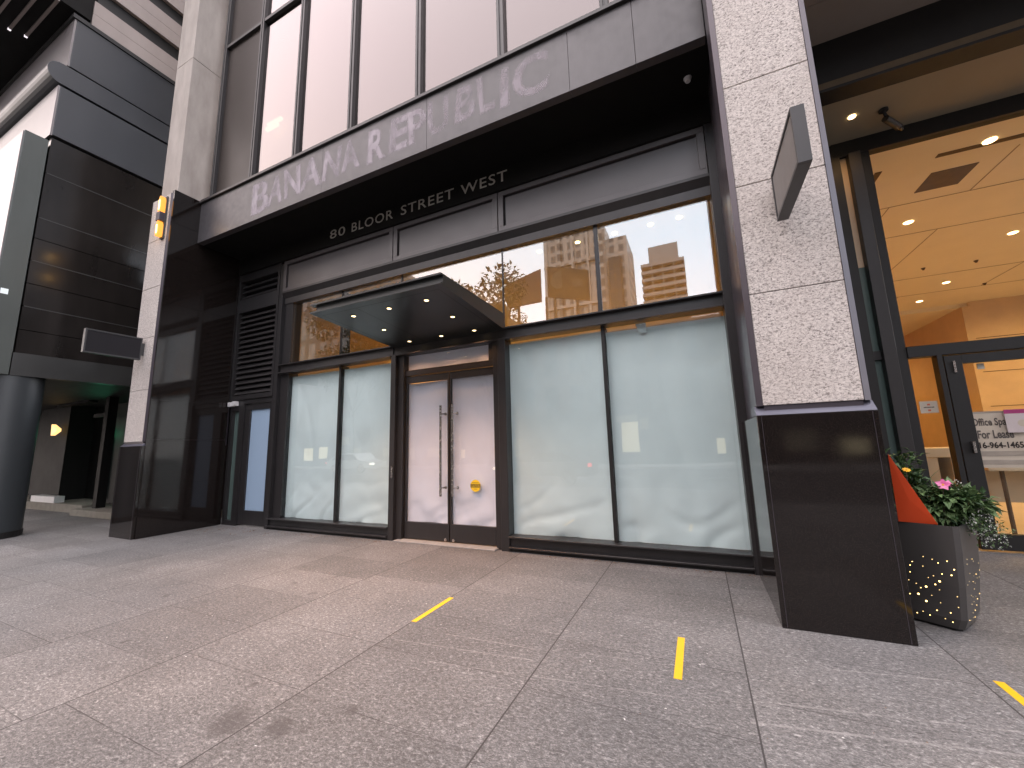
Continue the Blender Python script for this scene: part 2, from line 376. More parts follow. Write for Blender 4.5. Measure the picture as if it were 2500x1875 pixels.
ORG = {}
def empty(name, loc, label, cat, group=None):
    o = bpy.data.objects.new(name, None); COL.objects.link(o); o.location = loc; o.empty_display_size = .2
    o['label'] = label; o['category'] = cat
    if group: o['group'] = group
    ORG[o] = Vector(loc); return o
def part(name, mb, mat, parent, label=None):
    off = ORG[parent]
    o = bpy.data.objects.new(name, mb.make(name, mat, off)); COL.objects.link(o); o.parent = parent; ORG[o] = off
    if label: o['label'] = label
    return o
def single(name, mb, mat, loc, label, cat, group=None, kind=None):
    o = bpy.data.objects.new(name, mb.make(name, mat, loc)); COL.objects.link(o); o.location = loc; ORG[o] = Vector(loc)
    if label: o['label'] = label
    if cat: o['category'] = cat
    if group: o['group'] = group
    if kind: o['kind'] = kind
    return o
def copy_thing(o, loc, rotz=0, label=None):
    c = o.copy(); COL.objects.link(c); c.location = loc; c.rotation_euler = (0, 0, rotz)
    if label: c['label'] = label
    for ch in list(o.children):
        d = ch.copy(); COL.objects.link(d); d.parent = c
        for g in list(ch.children):
            k = g.copy(); COL.objects.link(k); k.parent = d
    return c
def lamp(kind, loc, energy, col, parent=None, size=.1, spot=120, name='lamp_light', rot=(0, 0, 0)):
    l = bpy.data.lights.new(name, kind); l.energy = energy; l.color = col
    if kind == 'AREA': l.shape = 'DISK'; l.size = size
    if kind == 'SPOT': l.spot_size = R(spot); l.spot_blend = .8; l.shadow_soft_size = size
    if kind == 'POINT': l.shadow_soft_size = size
    o = bpy.data.objects.new(name, l); COL.objects.link(o)
    if parent: o.parent = parent; o.location = Vector(loc) - ORG[parent]
    else: o.location = loc
    o.rotation_euler = rot
    return o
def text_mesh(body, size=1, offset=0, extrude=0, spacing=1, align='LEFT', res=3):
    cu = bpy.data.curves.new('t', 'FONT'); cu.body = body; cu.size = size; cu.offset = offset; cu.extrude = extrude
    cu.space_character = spacing; cu.align_x = align; cu.resolution_u = res
    o = bpy.data.objects.new('t', cu); COL.objects.link(o)
    dg = bpy.context.evaluated_depsgraph_get(); me = o.evaluated_get(dg).to_mesh()
    vs = [v.co.copy() for v in me.vertices]; fs = [list(p.vertices) for p in me.polygons]
    o.evaluated_get(dg).to_mesh_clear(); bpy.data.objects.remove(o); bpy.data.curves.remove(cu)
    return vs, fs
def put_text(mb, body, x0, x1, z0, z1, y, m=0, offset=0, spacing=1):
    """text stretched to a box in a wall plane facing -Y"""
    vs, fs = text_mesh(body, 1, offset, 0, spacing)
    xs = [v.x for v in vs]; ys = [v.y for v in vs]; ax, bx, ay, by = min(xs), max(xs), min(ys), max(ys)
    mb.add([(x0 + (v.x - ax) / (bx - ax) * (x1 - x0), y, z0 + (v.y - ay) / (by - ay) * (z1 - z0)) for v in vs], fs, m)

# ------------------------------------------------------------------ ground
def struct(name, mb, mat):
    return single(name, mb, mat, (0, 0, 0), None, None, kind='structure')
struct('ground', MB().box(-700, 700, -700, 700, -.40, -.16), 'asphalt')
struct('pavement', MB().box(-80, 60, -3.0, 7.40, -.15, 0), 'pavement')
struct('kerb', MB().box(-80, 60, -3.32, -3.003, -.155, -.004, bev=.015), 'kerb')
struct('road', MB().box(-300, 300, -16.5, -3.32, -.158, -.140), 'asphalt')
mk = MB()
for i in range(-20, 20): mk.box(i * 6, i * 6 + 3, -9.98, -9.86, -.1385, -.136)
struct('road_marking', mk, 'white_plastic')
struct('far_pavement', MB().box(-300, 300, -20.2, -16.5, -.155, 0), 'kerb')

# ------------------------------------------------------------------ office building with the shop front
OB = empty('office_building', (-4, 5.5, 0), 'dark metal shopfront building between two pale granite pillars, with a grey fascia and papered windows', 'building')
YF = 5.42; YG = 5.56
def channel(x0, x1, z0, z1, y0=YF, y1=5.66, fl=.022, web=.07):
    return MB().box(x0, x1, y0, y1, z1 - fl, z1, bev=.003).box(x0, x1, y0, y1, z0, z0 + fl, bev=.003).box(x0, x1, y0 + web, y1 - .01, z0 + fl, z1 - fl)
# posts
part('post', MB().box(-8.10, -7.99, 5.44, 5.70, 0, 5.66, bev=.004).box(-7.99, -7.74, 5.52, 5.74, 0, 5.0, bev=.003), 'frame', OB)
part('post', MB().box(-4.89, -4.78, 5.44, 5.68, 0, 3.17, bev=.004).box(-4.78, -4.65, 5.50, 5.70, 0, 3.17, bev=.003), 'frame', OB)
part('post', MB().box(-2.85, -2.74, 5.50, 5.70, 0, 3.17, bev=.003).box(-2.74, -2.61, 5.44, 5.68, 0, 3.17, bev=.004), 'frame', OB)
part('post', MB().box(.45, .60, 5.42, 5.72, 0, 6.08, bev=.004), 'frame', OB)
# sills, transom bars, head
for a, b in ((-8.02, -4.89), (-2.61, .45)):
    part('sill', channel(a, b, .05, .215, YF - .02), 'frame', OB)
    part('plinth', MB().box(a, b, 5.46, 5.66, 0, .05), 'black', OB)
    part('transom_bar', channel(a + .05 if a < -5 else a, b, 3.165, 3.36), 'frame2', OB)
part('door_header', channel(-4.89, -2.61, 3.172, 3.36, 5.44), 'frame2', OB)
hd = MB().prism([(5.42, 4.995), (5.42, 4.955), (5.50, 4.86), (5.50, 4.73), (5.66, 4.73), (5.66, 4.995)], 'x', -7.99, .45)
part('window_head', hd, 'frame2', OB)
# big ground-floor panes with paper behind
def sheet(x0, x1, z0, z1, y, seed, amp=.02, nx=34, nz=60):
    mb = MB(); mb.smooth = True; vs = []
    for j in range(nz + 1):
        for i in range(nx + 1):
            u, w = i / nx, j / nz; x = x0 + (x1 - x0) * u; z = z0 + (z1 - z0) * w
            p = Vector((x * 1.3, z * .5, seed))
            rid = lambda q: (1 - abs(mnoise.noise(q)) * 2.2) ** 3 if abs(mnoise.noise(q)) < .45 else 0
            d = mnoise.noise(p) * .9 + .55 * rid(Vector((x * 1.1 + z * .45, z * .35 - x * .2, seed + 9)))
            low = max(0, 1 - w * 3.2); d += low * (.9 * mnoise.noise(Vector((x * 3.2, z * 3.5, seed + 3))) + 1.3 * rid(Vector((x * 1.6 - z * 1.3, z * 2.0, seed + 5))))
            d = max(d, -.7)
            edge = min(1, 6 * min(u, 1 - u) + .15)
            vs.append((x + .006 * mnoise.noise(Vector((z * 2, seed, 1))) * (1 if i in (0, nx) else 0), y + .03 + d * amp * edge, z))
    fs = [(j * (nx + 1) + i, j * (nx + 1) + i + 1, (j + 1) * (nx + 1) + i + 1, (j + 1) * (nx + 1) + i) for j in range(nz) for i in range(nx)]
    return mb.add(vs, fs)
for k, (a, b, top) in enumerate(((-7.74, -6.275, 3.10), (-6.225, -4.89, 3.10), (-2.61, -1.12, 3.12), (-1.07, .45, 3.09))):
    g = part('display_window', MB().box(a, b, YG, YG + .012, .215, 3.165), 'g_low', OB)
    part('paper_sheet', sheet(a - .02, b + .02, .217, top, YG + .03, k * 7.3, .030), 'paper', g)
for x in (-6.25, -1.095):
    part('mullion', MB().box(x - .026, x + .026, 5.53, 5.74, .215, 3.165, bev=.003), 'black', OB)
part('sidelight', MB().box(.60, .80, 5.60, 5.612, .215, 6.0), 'opaque_teal2', OB)
part('sill', MB().box(.60, .82, 5.50, 5.66, 0, .21), 'frame', OB)
# glazing above the transom bar
xs = [-7.74, -6.30, -4.77, -2.67, -1.11, .45]
for a, b in zip(xs, xs[1:]):
    part('upper_pane', MB().box(a + .007, b - .007, YG, YG + .012, 3.36, 4.73), 'g_shop', OB)
for x in xs[1:-1]:
    w = .03 if x > -2 else .008
    part('pane_joint', MB().box(x - w, x + w, YG - .012, YG + .03, 3.36, 4.73), 'frame', OB)
part('fin', MB().box(-6.32, -6.28, YG + .031, 5.78, 3.36, 4.73), 'black', OB)
# framed panels over the glazing
px = [-7.99, -4.89, -2.67, .45]
for a, b in zip(px, px[1:]):
    f = MB()
    f.box(a + .008, b - .008, 5.43, 5.50, 5.62, 5.70, bev=.003).box(a + .008, b - .008, 5.43, 5.50, 5.0, 5.075, bev=.003)
    f.box(a + .008, a + .10, 5.43, 5.50, 5.075, 5.62, bev=.003).box(b - .10, b - .008, 5.43, 5.50, 5.075, 5.62, bev=.003)
    o = part('framed_panel', f, 'panel', OB)
    part('inset', MB().box(a + .135, b - .101, 5.455, 5.51, 5.077, 5.582), 'panel', o)
    part('shadow_gap', MB().box(a + .05, b - .05, 5.502, 5.53, 5.05, 5.68), 'black', o)
# recessed beam with the address
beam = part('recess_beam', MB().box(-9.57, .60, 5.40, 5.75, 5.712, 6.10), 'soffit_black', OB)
xs_w = {"80": (-6.54, -6.11), "BLOOR": (-5.93, -4.87), "STREET": (-4.68, -3.50), "WEST": (-3.36, -2.46)}
def m_letters():
    a = Mt('letter_metal'); a.set((.50, .48, .43), .4, .2); return a.m
MAT['letters'] = m_letters()
for w_, (a, b) in xs_w.items():
    tb = MB(); put_text(tb, w_, a, b, 5.843, 6.037, 5.392, spacing=1.12, offset=.006); part('address_lettering', tb, 'letters', beam)
# fascia, soffit
fa = MB()
sx_ = [-9.58, -5.74, -3.42, -1.11, -.27, .50]
for a, b in zip(sx_, sx_[1:]): fa.box(a + .002, b - .002, 4.50, 4.62, 6.10, 7.03, bev=.002)
fascia = part('fascia', fa, 'fascia', OB)
part('fascia_cap', MB().box(-9.58, .50, 4.455, 4.62, 7.035, 7.065, bev=.004).box(-9.58, .50, 4.475, 4.62, 7.065, 7.12, bev=.004), 'frame2', OB)
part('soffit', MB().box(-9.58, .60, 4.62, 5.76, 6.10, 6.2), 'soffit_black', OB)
part('sprinkler', MB().cyl((.30, 5.0, 6.1), (.30, 5.0, 6.05), .05, .03), 'white_plastic', OB)
# ghost of removed letters: smeared adhesive residue, three feathered layers of letter outlines
gh = MB(); stg = []
def ghost_letter(ch, x0, x1, z0, z1, k):
    for li, (off, st) in enumerate(((.045, .42), (.016, .74))):
        vs, fs = text_mesh(ch, 1, off)
        vs0, _ = text_mesh(ch, 1, 0); ax, bx = min(v.x for v in vs0), max(v.x for v in vs0); ay, by = min(v.y for v in vs0), max(v.y for v in vs0)
        P = []
        for v in vs:
            u, w = (v.x - ax) / (bx - ax), (v.y - ay) / (by - ay)
            x = x0 + u * (x1 - x0) + .05 * (w - .5) * math.sin(k * 2.1); z = z0 + w * (z1 - z0) + .03 * mnoise.noise(Vector((x * 3, k, w * 2)))
            P.append((x + .035 * mnoise.noise(Vector((x * 5, w * 4, k))), 4.4985 - li * .0012 - k * .00001, z))
        gh.add(P, fs); stg.extend([st * (1.15 if k < 9 else .72)] * len(P))
gl = [("B", -7.70, -7.24, 6.24, 6.86), ("A", -7.22, -6.82, 6.28, 6.84), ("N", -6.75, -6.34, 6.30, 6.86), ("A", -6.29, -5.80, 6.31, 6.88), ("N", -5.69, -5.30, 6.32, 6.86), ("A", -5.25, -4.86, 6.34, 6.88),
      ("R", -4.62, -4.29, 6.30, 6.86), ("E", -4.13, -3.81, 6.32, 6.88), ("P", -3.76, -3.45, 6.32, 6.88), ("U", -3.38, -3.02, 6.33, 6.88), ("B", -2.87, -2.56, 6.34, 6.90), ("L", -2.48, -2.24, 6.34, 6.90), ("I", -2.11, -2.02, 6.30, 6.86), ("C", -1.90, -1.41, 6.30, 6.90)]
for k, g in enumerate(gl): ghost_letter(*g, k)
gh.smooth = 'raw'
go = part('ghost_lettering', gh, 'ghost', fascia, 'pale smeared ghost of removed sign letters')
at = go.data.attributes.new('strength', 'FLOAT', 'POINT')
for i, s in enumerate(stg): at.data[i].value = s
# upper curtain wall
ux = [-9.22, -7.87, -6.55, -5.10, -3.60, -2.10, -.60, .52]
for z0, z1 in ((7.12, 10.90), (10.98, 15.0)):
    for a, b in zip(ux, ux[1:]):
        part('curtain_wall_pane', MB().box(a + .045, b - .045, 4.56, 4.575, z0, z1), 'g_up' if a > -9 else 'dark_reflection', OB)
for x in ux:
    part('curtain_wall_mullion', MB().box(x - .055, x - .012, 4.49, 4.64, 7.12, 15.0, bev=.003).box(x + .012, x + .055, 4.49, 4.64, 7.12, 15.0, bev=.003).box(x - .012, x + .012, 4.505, 4.64, 7.12, 15.0), 'frame2', OB)
for a, b in zip(ux, ux[1:]):
    part('curtain_wall_rail', MB().box(a + .055, b - .055, 4.50, 4.64, 10.90, 10.98, bev=.003), 'frame2', OB)
part('upper_floor_blind', MB().box(-9.3, .6, 5.0, 5.02, 7.0, 15.0), 'shop_ceiling', OB)
part('upper_floor_slab', MB().box(-9.5, .6, 4.62, 12.0, 6.3, 6.9), 'black', OB)
part('roof_wall', MB().box(-9.6, 9.0, 4.5, 16.0, 15.0, 19.0), 'concrete', OB)
# granite pillars and the piers above them
def pillar(x0, x1, yf, right):
    p = MB(); js = [1.79, 2.81, 3.885, 4.965, 6.04, 7.02]
    for a, b in zip(js, js[1:]): p.box(x0 + .045, x1 - .045, yf, yf + .30, a + .004, b - .004, bev=.003)
    o = part('pillar', p, 'granite', OB)
    part('pillar_core', MB().box(x0 + .05, x1 - .05, yf + .012, 6.1 if right else 5.5, 0.01, 7.0), 'alu', o)
    t = MB()
    for a, b in ((x0 - .005, x0 + .043), (x1 - .043, x1 + .005)): t.prism([(a, yf + .02), (b, yf - .004), (b, yf + .31), (a, yf + .31)] if a < (x0 + x1) / 2 else [(a, yf - .004), (b, yf + .02), (b, yf + .31), (a, yf + .31)], 'z', 1.79, 7.02)
    part('edge_trim', t, 'alu', o)
    bs = MB().box(x0 - .02, x1 + .02, yf - .03, yf + .35, 0.0, 1.705, bev=.004)
    part('base', bs, 'granite_dark', o)
    part('edge_joint', MB().box(x0 + .015, x0 + .018, yf - .0315, yf - .028, 0.01, 1.70).box(x1 - .018, x1 - .015, yf - .0315, yf - .028, 0.01, 1.70), 'alu', o)
    part('base_side', MB().box(x0 - .012, x1 + .012, yf + .353, 5.48, 0, 1.705), 'granite_dark', o)
    part('ledge', MB().prism([(yf - .028, 1.708), (yf + .05, 1.79), (yf + .3, 1.79), (yf + .3, 1.708)], 'x', x0 - .018, x1 + .018), 'ledge', o)
    return o
pillar(.50, 1.285, 4.06, True)
pillar(-10.42, -9.62, 3.98, False)
sw = MB()
for a, b in ((.0, .96), (.965, 1.82), (1.825, 2.6), (2.605, 3.55), (3.555, 4.6), (4.605, 5.6), (5.605, 6.35), (6.355, 7.085)): sw.box(-9.66, -9.575, 4.0, 5.42, a, b)
part('granite_cladding', sw, 'granite_dark', OB)
pr = MB()
for a, b in ((7.09, 10.42), (10.43, 13.6), (13.61, 15)): pr.box(-10.26, -9.60, 4.06, 4.66, a, b, bev=.004)
pr.box(-10.2, -9.2, 4.662, 5.2, 7.09, 15)
part('pier', pr, 'concrete', OB)
part('pier', MB().box(.55, 1.22, 4.10, 4.7, 7.03, 15), 'concrete', OB)
# louvres and side door left of the shop window
lv = MB()
def slats(z0, z1, n):
    for i in range(n):
        z = z0 + (i + .5) * (z1 - z0) / n
        lv.add([(-9.50, 5.47, z - .05), (-8.16, 5.47, z - .05), (-8.16, 5.54, z + .045), (-9.50, 5.54, z + .045), (-9.50, 5.483, z - .058), (-8.16, 5.483, z - .058), (-8.16, 5.553, z + .037), (-9.50, 5.553, z + .037)],
               [(0, 1, 2, 3), (4, 7, 6, 5), (0, 4, 5, 1), (3, 2, 6, 7), (0, 3, 7, 4), (1, 5, 6, 2)])
slats(2.82, 4.74, 16); slats(5.10, 5.50, 3)
lo = part('louvre', lv, 'frame2', OB)
part('louvre_frame', MB().box(-9.57, -9.50, 5.43, 5.60, 2.70, 5.70).box(-8.17, -8.10, 5.43, 5.60, 2.70, 5.70).box(-9.50, -8.17, 5.44, 5.60, 4.76, 5.08).box(-9.50, -8.17, 5.44, 5.60, 2.70, 2.80).box(-9.50, -8.17, 5.44, 5.60, 5.52, 5.70), 'frame', lo)
part('backing', MB().box(-9.57, -8.10, 5.62, 5.66, 2.70, 5.70), 'black', lo)
sdm = MB().box(-9.57, -9.50, 5.47, 5.62, 0, 2.70).box(-9.25, -9.08, 5.47, 5.62, 0, 2.70).box(-9.50, -9.25, 5.47, 5.62, 2.46, 2.70).box(-9.50, -9.25, 5.47, 5.62, 0, .10).box(-9.08, -8.10, 5.47, 5.62, 2.60, 2.70)
sdo = part('side_door_frame', sdm, 'frame', OB)
part('sidelight', MB().box(-9.50, -9.25, 5.54, 5.56, .10, 2.46), 'opaque_teal', sdo)
d = part('side_door', MB().box(-9.07, -8.90, 5.50, 5.58, .03, 2.59, bev=.003).box(-8.24, -8.11, 5.50, 5.58, .03, 2.59, bev=.003).box(-8.90, -8.24, 5.50, 5.58, .03, .32).box(-8.90, -8.24, 5.50, 5.58, 2.46, 2.59), 'frame', OB, 'narrow side door with frosted blue glass')
part('door_glass', MB().box(-8.90, -8.24, 5.535, 5.555, .32, 2.46), 'frost_blue', d)
# entrance doors
part('door_transom', MB().box(-4.65, -2.96, 5.58, 5.592, 2.89, 3.172), 'g_door', OB)
part('transom_paper', sheet(-4.64, -2.97, 2.89, 3.172, 5.60, 51, .01, 16, 4), 'paper_door', OB)
part('door_frame', MB().box(-4.65, -2.85, 5.54, 5.70, 2.79, 2.89, bev=.003).box(-2.96, -2.85, 5.56, 5.68, 2.89, 3.172), 'frame', OB)
for k, (a, b) in enumerate(((-4.635, -3.735), (-3.715, -2.86))):
    q = MB().box(a, a + .026, 5.56, 5.61, .03, 2.78, bev=.003).box(b - .026, b, 5.56, 5.61, .03, 2.78, bev=.003).box(a + .026, b - .026, 5.56, 5.61, .03, .30, bev=.003).box(a + .026, b - .026, 5.56, 5.61, 2.66, 2.78, bev=.003)
    d = part('door', q, 'frame', OB)
    part('door_glass', MB().box(a + .026, b - .026, 5.58, 5.59, .30, 2.66), 'g_door', d)
    part('paper_sheet', sheet(a + .008, b - .008, .29, 2.674 - .014 * (k == 0), 5.60, 21 + k * 13, .03, 22, 44), 'paper_door', d)
    hx = -3.835 if k == 0 else -3.605
    part('pull_handle', MB().cyl((hx, 5.47, .74), (hx, 5.47, 2.21), .019, n=12), 'steel', d)
    for z in (.87, 2.07): part('handle_fixing', MB().cyl((hx, 5.48, z), (hx + .03, 5.572, z), .013, n=10).cyl((hx + .03, 5.568, z), (hx + .03, 5.578, z), .026, n=12), 'steel', d)
    part('lock', MB().cyl((hx + (.04 if k == 0 else -.04), 5.56, .06), (hx + (.04 if k == 0 else -.04), 5.545, .06), .025, n=14), 'steel', d)
part('intercom_plate', MB().box(-4.835, -4.80, 5.425, 5.44, 1.02, 1.22, bev=.003), 'steel', OB)
part('threshold', MB().box(-4.72, -2.82, 5.38, 5.56, 0, .022, bev=.006), 'kerb', OB)
# canopy over the doors
cz = lambda y: 3.455 - (y - 3.76) * .07
ca = MB()
ca.prism([(3.74, 3.595), (5.50, 3.595), (5.50, 3.572), (3.74, 3.572)], 'x', -4.87, -2.62)
ca.prism([(3.74, cz(3.74) + .022), (5.50, cz(5.5) + .022), (5.50, cz(5.5)), (3.74, cz(3.74))], 'x', -4.87, -2.62)
ca.prism([(3.79, 3.573), (5.50, 3.573), (5.50, cz(5.5) + .021), (3.79, cz(3.79) + .021)], 'x', -4.80, -2.622)
can = part('canopy', ca, 'canopy', OB)
sp = MB()
for x0, x1, y0, y1 in ((-4.76, -2.73, 3.86, 5.42),):
    for a, b, c, e_ in ((x0, x1, y0, y0 + .008), (x0, x0 + .008, y0, y1), (x1 - .008, x1, y0, y1), ((x0 + x1) / 2 - .37, (x0 + x1) / 2 - .362, y0, y1)):
        sp.add([(a, c, cz(c) - .0015), (b, c, cz(c) - .0015), (b, e_, cz(e_) - .0015), (a, e_, cz(e_) - .0015)], [(0, 1, 2, 3)])
part('panel_joint', sp, 'black', can)
for j, y in enumerate((4.06, 4.68, 5.30)):
    for i, x in enumerate((-4.36, -3.70, -3.07)):
        if (i, j) == (1, 1): continue
        z = cz(y)
        dl = part('downlight', MB().cyl((x, y, z - .001), (x, y, z - .006), .044, .040, 20), 'frame2', can)
        part('lens', MB().cyl((x, y, z - .0065), (x, y, z - .008), .030, .028, 18), 'downlight', dl)
        lamp('SPOT', (x, y, z - .04), (85, 72, 12)[j], (1, .50, .24), can, .03, (125, 110, 125)[j], rot=(R((-6, -16, 0)[j]), 0, 0))
# shop interior behind the glass
part('interior_wall', MB().box(-8.1, .9, 12.0, 12.2, 0, 4.95).box(-8.15, -7.80, 5.76, 12.0, 0, 4.95).box(.9, 1.1, 5.76, 12.2, 0, 4.95), 'tan_wall', OB)
ci = part('interior_ceiling', MB().box(-8.15, 1.1, 5.76, 12.2, 4.90, 5.0), 'shop_ceiling', OB)
part('interior_floor', MB().box(-8.1, .9, 5.72, 12.0, -.02, .0), 'shop_floor', OB)
for x in (-2.24, -1.55, -.93, -.37, .05):
    dl = part('downlight', MB().cyl((x, 6.2, 4.899), (x, 6.2, 4.89), .04, n=14), 'lobby_lamp', ci)
for x in (-7.0, -5.0, -3, -1.0): lamp('SPOT', (x, 9.2, 4.8), 500, (1, .60, .24), OB, .1, 140, rot=(R(22), 0, 0))

part('ceiling_light', MB().box(-8.0, -7.62, 4.80, 4.86, 8.50, 8.57).box(-7.95, -7.5, 4.80, 4.86, 8.60, 8.66), emit('office_light', (1, .80, .45), 3.5), OB)
g_ = bpy.data.objects['display_window.003']
part('loose_flap', MB().add([(-.65, 5.605, 3.15), (-.51, 5.605, 3.15), (-.505, 5.590, 3.0), (-.60, 5.585, 3.01)], [(0, 1, 2, 3)]), 'white_plastic', g_)

# ------------------------------------------------------------------ lobby entrance on the right
LB = empty('lobby_building', (5, 7.42, 0), 'recessed lobby entrance with tall black framed glazing and warm orange lit interior', 'building')
YL = 7.42
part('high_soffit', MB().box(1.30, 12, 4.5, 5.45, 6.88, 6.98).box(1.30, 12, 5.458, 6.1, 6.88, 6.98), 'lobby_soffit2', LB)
part('beam', MB().box(1.30, 12, 6.1, 6.35, 6.16, 7.0).box(1.30, 12, 6.08, 6.36, 6.12, 6.16), 'black', LB)
part('beam_reflection', MB().box(1.30, 12, 6.092, 6.10, 6.165, 6.26), 'groove', LB)  # brown reflection along the beam, painted as a thin strip
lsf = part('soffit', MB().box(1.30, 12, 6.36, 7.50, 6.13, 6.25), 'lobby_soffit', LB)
dl = part('downlight', MB().cyl((2.47, 6.79, 6.129), (2.47, 6.79, 6.118), .045, n=16), 'lobby_lamp', lsf)
lamp('SPOT', (2.47, 6.79, 6.09), 14, (1, .55, .2), LB, .04, 150)
part('upper_wall', MB().box(1.25, 12, 4.42, 4.5, 6.88, 15), 'fascia', LB)
part('return_wall', MB().box(.86, 1.78, 5.76, 7.42, 0, 6.1).box(1.78, 2.36, 7.34, 7.50, 0, 6.1), 'black', LB)
part('header', MB().box(2.36, 12, 7.36, 7.52, 5.88, 6.13, bev=.004), 'black', LB)
part('post', MB().box(2.53, 2.68, 7.30, 7.52, 0, 5.88, bev=.004), 'frame2', LB)
part('post', MB().box(2.683, 2.81, 7.38, 7.52, 0, 5.88), 'black', LB)
part('post', MB().box(2.36, 2.43, 7.34, 7.50, 0, 5.88), 'black', LB)
part('post', MB().box(6.4, 6.6, 7.36, 7.52, 0, 5.88), 'black', LB)
part('narrow_sidelight', MB().box(2.43, 2.53, 7.42, 7.44, .1, 2.60).box(2.43, 2.53, 7.42, 7.44, 2.73, 4.04), 'opaque_teal', LB)  # teal of a reflection put into the pane colour
part('narrow_pane', MB().box(2.43, 2.53, 7.42, 7.44, 4.045, 5.88), 'lobby_wall', LB)
part('rail', MB().box(2.43, 2.53, 7.38, 7.50, 2.60, 2.73), 'frame', LB)
part('transom_bar', MB().box(2.81, 6.4, 7.36, 7.52, 2.585, 2.745, bev=.003), 'black', LB)
for a, b in ((2.81, 6.4), (6.6, 11.5)): part('upper_pane', MB().box(a, b, YL, YL + .012, 2.745, 5.88), 'g_lobby', LB)
sf = part('sidelight_frame', MB().box(2.81, 3.11, 7.36, 7.50, .02, .22).box(3.105, 3.16, 7.36, 7.50, .22, 2.585), 'black', LB)
part('sidelight_glass', MB().box(2.81, 3.105, YL, YL + .012, .22, 2.585), 'g_lobby', sf)
ld = part('lobby_door', MB().box(3.18, 3.355, 7.38, 7.47, .03, 2.57, bev=.003).box(4.42, 4.55, 7.38, 7.47, .03, 2.57, bev=.003).box(3.355, 4.42, 7.38, 7.47, .03, .225).box(3.355, 4.42, 7.38, 7.47, 2.45, 2.57), 'black', LB)
part('door_glass', MB().box(3.355, 4.42, YL, YL + .012, .225, 2.45), 'g_lobby', ld)
part('door_pull', MB().box(3.275, 3.305, 7.34, 7.38, 1.25, 1.40, bev=.003), 'steel', ld)
part('door_closer', MB().box(3.255, 3.28, 7.36, 7.38, 2.33, 2.49), 'steel', ld)
part('lobby_door', MB().box(4.57, 4.70, 7.38, 7.47, .03, 2.57).box(5.8, 5.9, 7.38, 7.47, .03, 2.57).box(4.70, 5.8, 7.38, 7.47, .03, .225).box(4.70, 5.8, 7.38, 7.47, 2.45, 2.57), 'black', LB)
part('wall_panel', MB().box(6.6, 12, 7.40, 7.50, 0, 2.745), 'black', LB)
part('floor', MB().box(1.3, 22, 7.404, 30, -.05, .002), 'lobby_floor', LB)
cg = part('ceiling', MB().box(2.3, 22, 7.53, 19.3, 6.15, 6.3).box(2.3, 9.2, 19.3, 30, 6.0, 6.15), 'lobby_ceiling', LB)
gv = MB()
for y in (10.12, 11.76, 15.3, 17.2): gv.box(2.4, 21, y, y + .015, 6.143, 6.150)
for x, y0, y1 in ((5.2, 8.8, 10.12), (5.4, 11.76, 15.3), (4.0, 10.12, 11.76), (8.6, 15.3, 17.2), (7.4, 10.12, 11.76), (9.0, 11.76, 15.3), (6.6, 17.2, 19.2)): gv.box(x, x + .012, y0, y1, 6.143, 6.150)
part('ceiling_joint', gv, dull('ceiling_joint', (.30, .24, .16), .8), cg)
part('ceiling_vent', MB().box(4.24, 4.86, 9.08, 9.72, 6.14, 6.15), 'groove', cg)
part('slot_diffuser', MB().box(4.09, 6.4, 8.48, 8.58, 6.14, 6.15), 'groove', cg)
part('slot_diffuser', MB().box(3.30, 3.40, 8.6, 10.0, 6.14, 6.15), 'groove', cg)
for x, y in ((4.65, 11.08), (7.17, 12.89), (7.42, 16.29), (7.51, 18.18), (4.69, 8.45), (10.2, 16.3)):
    part('downlight', MB().cyl((x, y, 6.149), (x, y, 6.138), .08, n=18), 'lobby_lamp', cg)
for x, y in ((4.65, 11.08), (7.17, 12.89), (7.42, 16.29), (4.8, 14.5), (10.5, 13.5), (11, 16.8), (7.5, 9.5)):
    lamp('SPOT', (x, y, 6.05), 245, (1, .63, .23), LB, .12, 168)
for x, y in ((6.2, 14.5), (7.3, 14.56), (8.6, 17.0)): part('sprinkler', MB().cyl((x, y, 6.15), (x, y, 6.09), .05, .02, 10), 'groove', cg)
part('back_wall', MB().box(9.2, 22, 19.2, 19.5, 0, 6.15).box(9.0, 9.2, 19.2, 30, 0, 6.0), 'lobby_wall', LB)
part('wood_wall', MB().box(2.3, 9.0, 27, 27.2, 0, 6.0).box(2.1, 2.3, 7.6, 27, 0, 6.15), 'lobby_wood', LB)
part('wood_wall', MB().box(4.6, 5.7, 15.5, 15.8, 0, 2.9), 'lobby_wood', LB)
lamp('SPOT', (11.2, 18.3, 6.0), 300, (1, .68, .30), LB, .05, 60, rot=(R(30), 0, 0))
lamp('SPOT', (6.2, 24, 5.9), 300, (1, .56, .18), LB, .1, 165)
wj = MB()
for z_ in (1.2, 2.4, 3.6, 4.8): wj.box(9.2, 22, 19.192, 19.2, z_, z_ + .02)
for x_ in (11.0, 12.9, 14.8, 16.7): wj.box(x_, x_ + .02, 19.192, 19.2, 0, 6.1)
part('wall_joint', wj, 'groove', LB)
part('card_reader', MB().box(3.53, 3.60, 7.46, 7.48, 2.36, 2.44, bev=.004), 'white_plastic', LB)
for x_ in (4.6, 5.15): part('picture_frame', MB().box(x_ + .05, x_ + .42, 15.47, 15.499, 1.2, 1.75), 'groove', LB)
lamp('SPOT', (13.6, 18.6, 5.9), 260, (1, .66, .28), LB, .05, 70, rot=(R(12), 0, 0))
part('side_wall', MB().box(22, 22.2, 7.5, 19.5, 0, 6.15), 'lobby_wall', LB)

